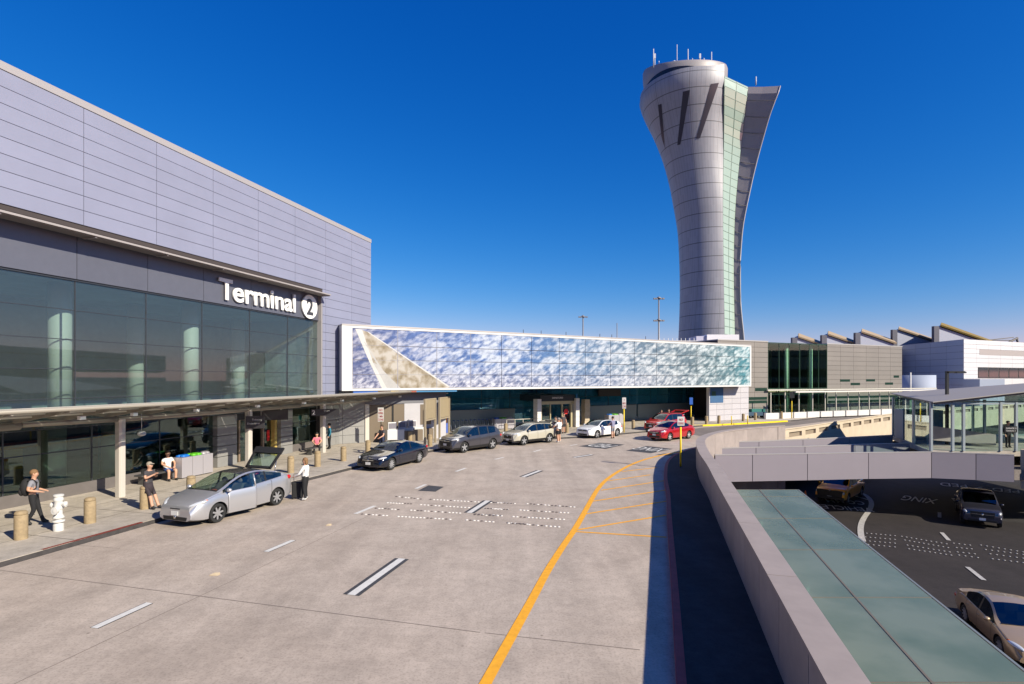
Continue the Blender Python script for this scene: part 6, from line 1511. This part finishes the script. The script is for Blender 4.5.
def person(label,loc,face,h,pose,top,bot,hr='brown',shorts=False,skirt=False,skin=skin_m,shoes=shoe_m,extra=None,long_sleeve=False,group=None,hat=False,longhair=False):
    th=thing('person',label,'person',loc,face-math.pi/2,group); p=POSES[pose]; s=h/1.75; dz=-p.get('sit',0); ln=p.get('lean',0)
    V=[];RD=[];E=[]
    def v(x,y,z,r): V.append(Vector((x,y,z))); RD.append(r); return len(V)-1
    pel=v(0,0,.95+dz,.135); sp1=v(0,.01+ln*.3,1.12+dz,.12); ch=v(0,.01+ln,1.32+dz,.145); nk0=v(0,.0+ln,1.45+dz,.07); nk=v(0,.015+ln,1.52+dz,.052); hd=v(0,.03+ln,1.60+dz,.078); hd2=v(0,.03+ln,1.67+dz,.088); hd3=v(0,.02+ln,1.72+dz,.07)
    nose=v(0,.125+ln,1.615+dz,.012)
    E+=[(pel,sp1,'top'),(sp1,ch,'top'),(ch,nk0,'top'),(nk0,nk,'skin'),(nk,hd,'skin'),(hd,hd2,'skin'),(hd2,hd3,'skin'),(hd,nose,'skin')]
    for sg,kn,an,el,wr in ((-1,'kL','aL','eL','wL'),(1,'kR','aR','eR','wR')):
        hp=v(sg*.10,0,.88+dz,.095); k=v(*p[kn],.062); a=v(*p[an],.042); to=v(p[an][0]+sg*.02,p[an][1]+.15,.045,.036); he=v(p[an][0],p[an][1]-.04,.05,.036)
        E+=[(pel,hp,'bot'),(hp,k,'bot'),(k,a,'shin'),(a,to,'shoe'),(a,he,'shoe')]
        sh=v(sg*.175,ln,1.40+dz,.068); e_=v(p[el][0],p[el][1]+ln*.5,p[el][2],.045); w=v(*p[wr],.030); d=(V[w]-V[e_]).normalized(); ha=len(V); V.append(V[w]+d*.06); RD.append(.036)
        E+=[(ch,sh,'top'),(sh,e_,'sleeve'),(e_,w,'fore'),(w,ha,'hand')]
        side=d.cross(Vector((0,0,1)));  side=side if side.length>.1 else Vector((0,1,0)); fingers(V,E,RD,None,ha,d,side*sg,Vector((-sg,0,-.3)),'hand')
    me=bpy.data.meshes.new('p'); me.from_pydata([tuple(x*s) for x in V],[(a,b) for a,b,_ in E],[]); ob=bpy.data.objects.new('p',me); COL.objects.link(ob)
    ob.modifiers.new('s','SKIN')
    lay=me.skin_vertices[0] if me.skin_vertices else None
    for i,r in enumerate(RD):
        k=1.0; lay.data[i].radius=(r*s*1.12,r*s*1.12); lay.data[i].use_root=(i==0)
    for i in (0,1,2): lay.data[i].radius=(RD[i]*s*1.22,RD[i]*s*.92)
    sb=ob.modifiers.new('u','SUBSURF'); sb.levels=2; sb.render_levels=2
    dg=bpy.context.evaluated_depsgraph_get(); dg.update(); res=bpy.data.meshes.new_from_object(ob.evaluated_get(dg)); bpy.data.objects.remove(ob)
    mats=[skin,CL[top],CL[bot],shoes]
    res.materials.clear(); [res.materials.append(q) for q in mats]
    mi=[]; segs=[(V[a]*s,V[b]*s,z) for a,b,z in E]
    for f in res.polygons:
        c=f.center; best=9;bz='skin'
        for a,b,z in segs:
            ab=b-a; t=max(0,min(1,(c-a).dot(ab)/max(ab.length_squared,1e-9))); dd=(c-(a+ab*t)).length; 
            if dd<best: best=dd;bz=z;bt=t
        if bz=='top': i=1
        elif bz=='sleeve': i=1 if (bt<.55 or long_sleeve) else 0
        elif bz=='fore': i=1 if long_sleeve else 0
        elif bz=='bot': i=2 if (not shorts or bt<.8) else 0
        elif bz=='shin': i=0 if (shorts or skirt) else 2
        elif bz=='shoe': i=3
        else: i=0
        if bz=='top' and c.z<.99*s+dz*s: i=2
        mi.append(i)
    res.polygons.foreach_set('material_index',mi); res.polygons.foreach_set('use_smooth',[True]*len(mi)); res.name='body'
    bo=bpy.data.objects.new('body',res); COL.objects.link(bo); bo.parent=th
    H_=Vector((0,.03+ln,1.66+dz))*s; m=MB(); m.ell(H_+Vector((0,-.022,.032))*s,.103*s,.112*s,.105*s,16,10); 
    if longhair: m.ell(H_+Vector((0,-.07,-.06))*s,.095*s,.06*s,.14*s,12,8)
    if hat: m.ell(H_+Vector((0,.10,.055))*s,.08*s,.09*s,.02*s,12,6)
    m.build('cap' if hat else 'hair',hair[hr],th,world=False)
    m=MB()
    for sg in (-1,1): m.ell(H_+Vector((sg*.035,.088,-.01))*s,.012*s,.008*s,.008*s,8,5)
    m.build('eye',black,th,world=False)
    m=MB(); m.ell(H_+Vector((0,.082,-.075))*s,.025*s,.012*s,.007*s,8,5); m.build('mouth',mat('lips',(.35,.10,.08),.6),th,world=False)
    m=MB()
    for sg in (-1,1): m.ell(H_+Vector((sg*.095,.0,-.015))*s,.012*s,.022*s,.032*s,8,5)
    m.build('ear',skin,th,world=False)
    if skirt: m=MB(); m.lathe([(.145*s,(.98+dz)*s),(.17*s,(.85+dz)*s),(.20*s,(.62+dz)*s),(.19*s,(.62+dz)*s),(.14*s,(.95+dz)*s)],(0,0.02,0),20); m.build('skirt',CL[bot],th,world=False)
    if extra=='backpack':
        m=MB(); m.ell((0,-.19*s,1.22*s),.20*s,.15*s,.29*s,16,12); m.ell((0,-.30*s,1.10*s),.15*s,.08*s,.15*s,12,8); 
        for sg in (-1,1): m.tube([Vector((sg*.12,-.12,1.42))*s,Vector((sg*.13,.02,1.49))*s,Vector((sg*.14,.14,1.38))*s,Vector((sg*.15,.12,1.2))*s,Vector((sg*.16,-.10,1.05))*s],.02*s,6)
        o=m.build('backpack',CL['black'],None,world=False); o.location=th.location; o.rotation_euler=th.rotation_euler; tag(o,'black backpack worn by the walker at the far left','backpack')
    if extra=='phone':
        m=MB(); m.box(LO,-.04,.04,.385,.395,1.31*s,1.45*s); o=m.build('phone',black,None,world=False,bevel=.004); o.location=th.location; o.rotation_euler=th.rotation_euler; tag(o,'phone held up by the person leaning on the bollard','phone')
    return th
def at(px,py,z=.15): return G(px,py,z)
person('person in a grey t-shirt and dark trousers walking away with a black backpack',at(33.5,524.5),R(22),1.76,'backpack','grey','black','blond',extra='backpack',shoes=shoe_m)
person('person in a dark t-shirt and short skirt leaning on a bollard with a phone',at(147.8,508.4),R(-12),1.68,'phone','charcoal','dress','cap',skirt=True,extra='phone',hat=True)
# seated man on a bench
p=at(160,480.4)
th=thing('bench','low dark bench against the shop window behind the silver hatchback','bench',p+Vector((.2,.1,0)),math.atan2(TU.y,TU.x),None)
m=MB(); m.box(LO,-1.4,1.2,-.22,.24,.38,.45); m.build('seat',mat('bench_steel',(.12,.12,.12),.4,.5),th,world=False,bevel=.01)
for x in (-1.2,0,1.0): m=MB(); m.box(LO,x-.03,x+.03,-.18,.2,0,.38); m.build('leg',MATS['bench_steel'],th,world=False)
person('seated person in a white t-shirt and blue shorts looking down at their hands',p+Vector((.25,.15,-.02)),R(-30),1.8,'sit','white','blue','brown',shorts=True)
m=MB(); m.box(LO,-.35,.35,-.22,.22,0,.62); m.box(LO,-.30,.30,-.18,.18,.62,.70); o=m.build('duffel_bag',CL['black'],None,world=False,bevel=.05); o.location=at(135.5,482.0)+Vector((0,.2,0)); tag(o,'dark bag on the pavement by the window left of the seated person','bag')
person('woman in a white sweater and black leggings pulling a suitcase behind the silver hatchback',at(305.5,499.8,0),R(175),1.68,'reach','white','black','blond',long_sleeve=True,shoes=shoe_w,longhair=True)
def suitcase(p,rz,col,lab):
    th=thing('suitcase',lab,'suitcase',p,rz); m=MB(); m.box(LO,-.22,.22,-.13,.13,.05,.68); m.build('shell',col,th,world=False,bevel=.04)
    m=MB(); m.tube([(-.14,.10,.68),(-.14,.12,1.0),(.14,.12,1.0),(.14,.10,.68)],.012,6); m.build('handle',mull,th,world=False); m=MB()
    for x in (-.17,.17):
        for y in (-.09,.09): m.lathe([(0,-.015),(.03,-.015),(.03,.015),(0,.015)],(x,y,.03),8,axis='y')
    m.build('wheel',black,th,world=False)
suitcase(at(297.5,498.5,0),R(20),CL['black'],'black suitcase standing between the woman in white and the silver hatchback')
person('person with a shaved head in a dark t-shirt behind the bonnet of the black coupe',at(382,453.0),R(-120),1.78,'reach','charcoal','navy','brown')
person('seated person in a pink top by the terminal window beyond the canopy column',at(316.8,453.0),R(-70),1.7,'sit','pink','black','black')
person('person in a blue jacket standing beside the fourth canopy column',at(329.5,449.0),R(-150),1.72,'stand','teal','black','black',long_sleeve=True)
m=MB(); p=at(316.5,453.5); m.box(LO,-.9,.9,-.2,.22,.36,.43); 
for x in (-.7,.7): m.box(LO,x-.03,x+.03,-.15,.18,0,.36)
o=m.build('bench_slab',mat('bench_steel',(.12,.12,.12),.4,.5),None,world=False); o.location=p; o.rotation_euler=(0,0,math.atan2(TU.y,TU.x)); tag(o,'small bench under the person in pink','bench')
manw=person('man in a white t-shirt and black shorts standing behind the beige wagon',at(558.8,442.3,0),R(140),1.86,'reach','white','black','grey',shorts=True,shoes=shoe_w); manw.scale=(1.35,1.35,1.0)
person('person in a dark top leaning over the tailgate of the beige wagon',at(556.0,438.5),R(-160),1.75,'reach','charcoal','navy','black')
person('person in a dark top near the vestibule with bare legs',at(563.5,433.5),R(-60),1.75,'stand','charcoal','charcoal','brown',shorts=True)
person('person in a lilac shirt and shorts at the side of the white hatchback',at(612.9,438.6,0),R(120),1.8,'reach','lilac','grey','brown',shorts=True)
person('dark haired person in a white shirt behind the bright red SUV',at(661.3,428.0),R(-90),1.75,'stand','white','navy','black')
person('person in a dark jacket right of the one in white behind the bright red SUV',at(668.8,427.0),R(-120),1.75,'stand','black','black','brown',long_sleeve=True)
person('person in dark clothes sitting on the bench by the white panelled wall',at(730.5,417.9)+Vector((.1,-.1,.0)),R(-80),1.8,'sit','black','black','brown',long_sleeve=True)
person('dark silhouetted person standing inside the glass lobby holding a black bag',Vector((33.55,36.6,.24)),R(-90),1.8,'stand','black','black','black',long_sleeve=True,shorts=False)
suitcase(MF(24.6,-2.4,.15),R(30),mat('case_teal',(.01,.28,.26),.5),'teal suitcase standing beside the right pier of the vestibule')
m=MB(); m.ell((0,0,.25),.35,.25,.25,12,8); o=m.build('black_bag',CL['black'],None,world=False); o.location=at(655.5,428.6); tag(o,'black bag stacked behind the bright red SUV','bag')
CL['hivis']=cloth('hivis',(.55,.75,.02))
person('worker in a bright yellow green vest walking on the lower pavement under the glass canopy',Vector((7.9,10.9,-4.15)),R(80),1.8,'walk','hivis','navy','black')
# ============================================================ CAMERA, SUN, SKY
cam=bpy.data.cameras.new('camera'); co=bpy.data.objects.new('camera',cam); COL.objects.link(co); co.location=(0,0,H); co.rotation_euler=(R(90),0,0)
cam.sensor_width=36; cam.lens=36*F/1024; cam.shift_y=(HY-342)/1024; cam.clip_end=6000; cam.clip_start=.1; sc.camera=co
az=math.atan2(.8,-.6)   # from +Y clockwise : sun direction horizontally (x=.8,y=-.6)
EL=31.5
sd_=Vector((.8*math.cos(R(EL)),-.6*math.cos(R(EL)),math.sin(R(EL))))
ld=bpy.data.lights.new('sun','SUN'); ld.energy=SUN; ld.angle=R(.55); ld.color=(1,.915,.745); lo=bpy.data.objects.new('sun',ld); COL.objects.link(lo); lo.rotation_euler=sd_.to_track_quat('Z','Y').to_euler(); lo.location=(30,-20,40)
w=bpy.data.worlds.new('World'); sc.world=w; w.use_nodes=True; t=w.node_tree; N=t.nodes; L=t.links
sk=N.new('ShaderNodeTexSky'); sk.sky_type='NISHITA'; sk.sun_disc=False; sk.sun_elevation=R(EL); sk.sun_rotation=az; sk.altitude=0; sk.air_density=1.0; sk.dust_density=SKYD; sk.ozone_density=3.0
hs=N.new('ShaderNodeHueSaturation'); hs.inputs['Saturation'].default_value=SAT; L.new(sk.outputs[0],hs.inputs['Color'])
bg=N['Background']; bg.inputs['Strength'].default_value=SKY; s_=SKY*2**EXPO; sp_=N.new('ShaderNodeSeparateColor'); cb2=N.new('ShaderNodeCombineColor'); L.new(hs.outputs[0],sp_.inputs[0])
for i,(t_,g_,k_) in enumerate(zip((.72,.88,1.12),SKG,SKK)):
    a=N.new('ShaderNodeMath'); a.operation='MULTIPLY'; a.inputs[1].default_value=t_*.146; L.new(sp_.outputs[i],a.inputs[0]); a2=N.new('ShaderNodeMath'); a2.operation='POWER'; a2.inputs[1].default_value=g_; L.new(a.outputs[0],a2.inputs[0]); a3_=N.new('ShaderNodeMath'); a3_.operation='MULTIPLY'; a3_.inputs[1].default_value=k_/s_; L.new(a2.outputs[0],a3_.inputs[0]); L.new(a3_.outputs[0],cb2.inputs[i])
L.new(cb2.outputs[0],bg.inputs['Color'])
def loose(o):
    me=o.data; n=len(me.vertices); par=list(range(n))
    def find(a):
        while par[a]!=a: par[a]=par[par[a]]; a=par[a]
        return a
    for e in me.edges:
        a,b=find(e.vertices[0]),find(e.vertices[1])
        if a!=b: par[a]=b
    ids={}
    for p in me.polygons: ids.setdefault(find(p.vertices[0]),[]).append(p.index)
    if not 1<len(ids)<=40: return
    for k,(r_,fs) in enumerate(list(ids.items())):
        keep=set(fs); bm=bmesh.new(); bm.from_mesh(me); bmesh.ops.delete(bm,geom=[f for f in bm.faces if f.index not in keep],context='FACES'); m2=bpy.data.meshes.new(me.name); bm.to_mesh(m2); bm.free(); m2.materials.clear(); [m2.materials.append(x_) for x_ in me.materials]
        q=o.copy(); q.data=m2; COL.objects.link(q)
    bpy.data.objects.remove(o)
for o in list(sc.objects):
    if o.type=='MESH' and o.parent and not o.children and o.name.split('.')[0] in SPLITN: loose(o)
sc.view_settings.view_transform='Standard'; sc.view_settings.look='None'; sc.view_settings.exposure=EXPO; sc.view_settings.gamma=1
sc.render.engine='CYCLES'; sc.cycles.use_denoising=True; sc.cycles.max_bounces=8; sc.cycles.transparent_max_bounces=16; sc.cycles.sample_clamp_indirect=6; sc.cycles.caustics_reflective=False; sc.cycles.caustics_refractive=False
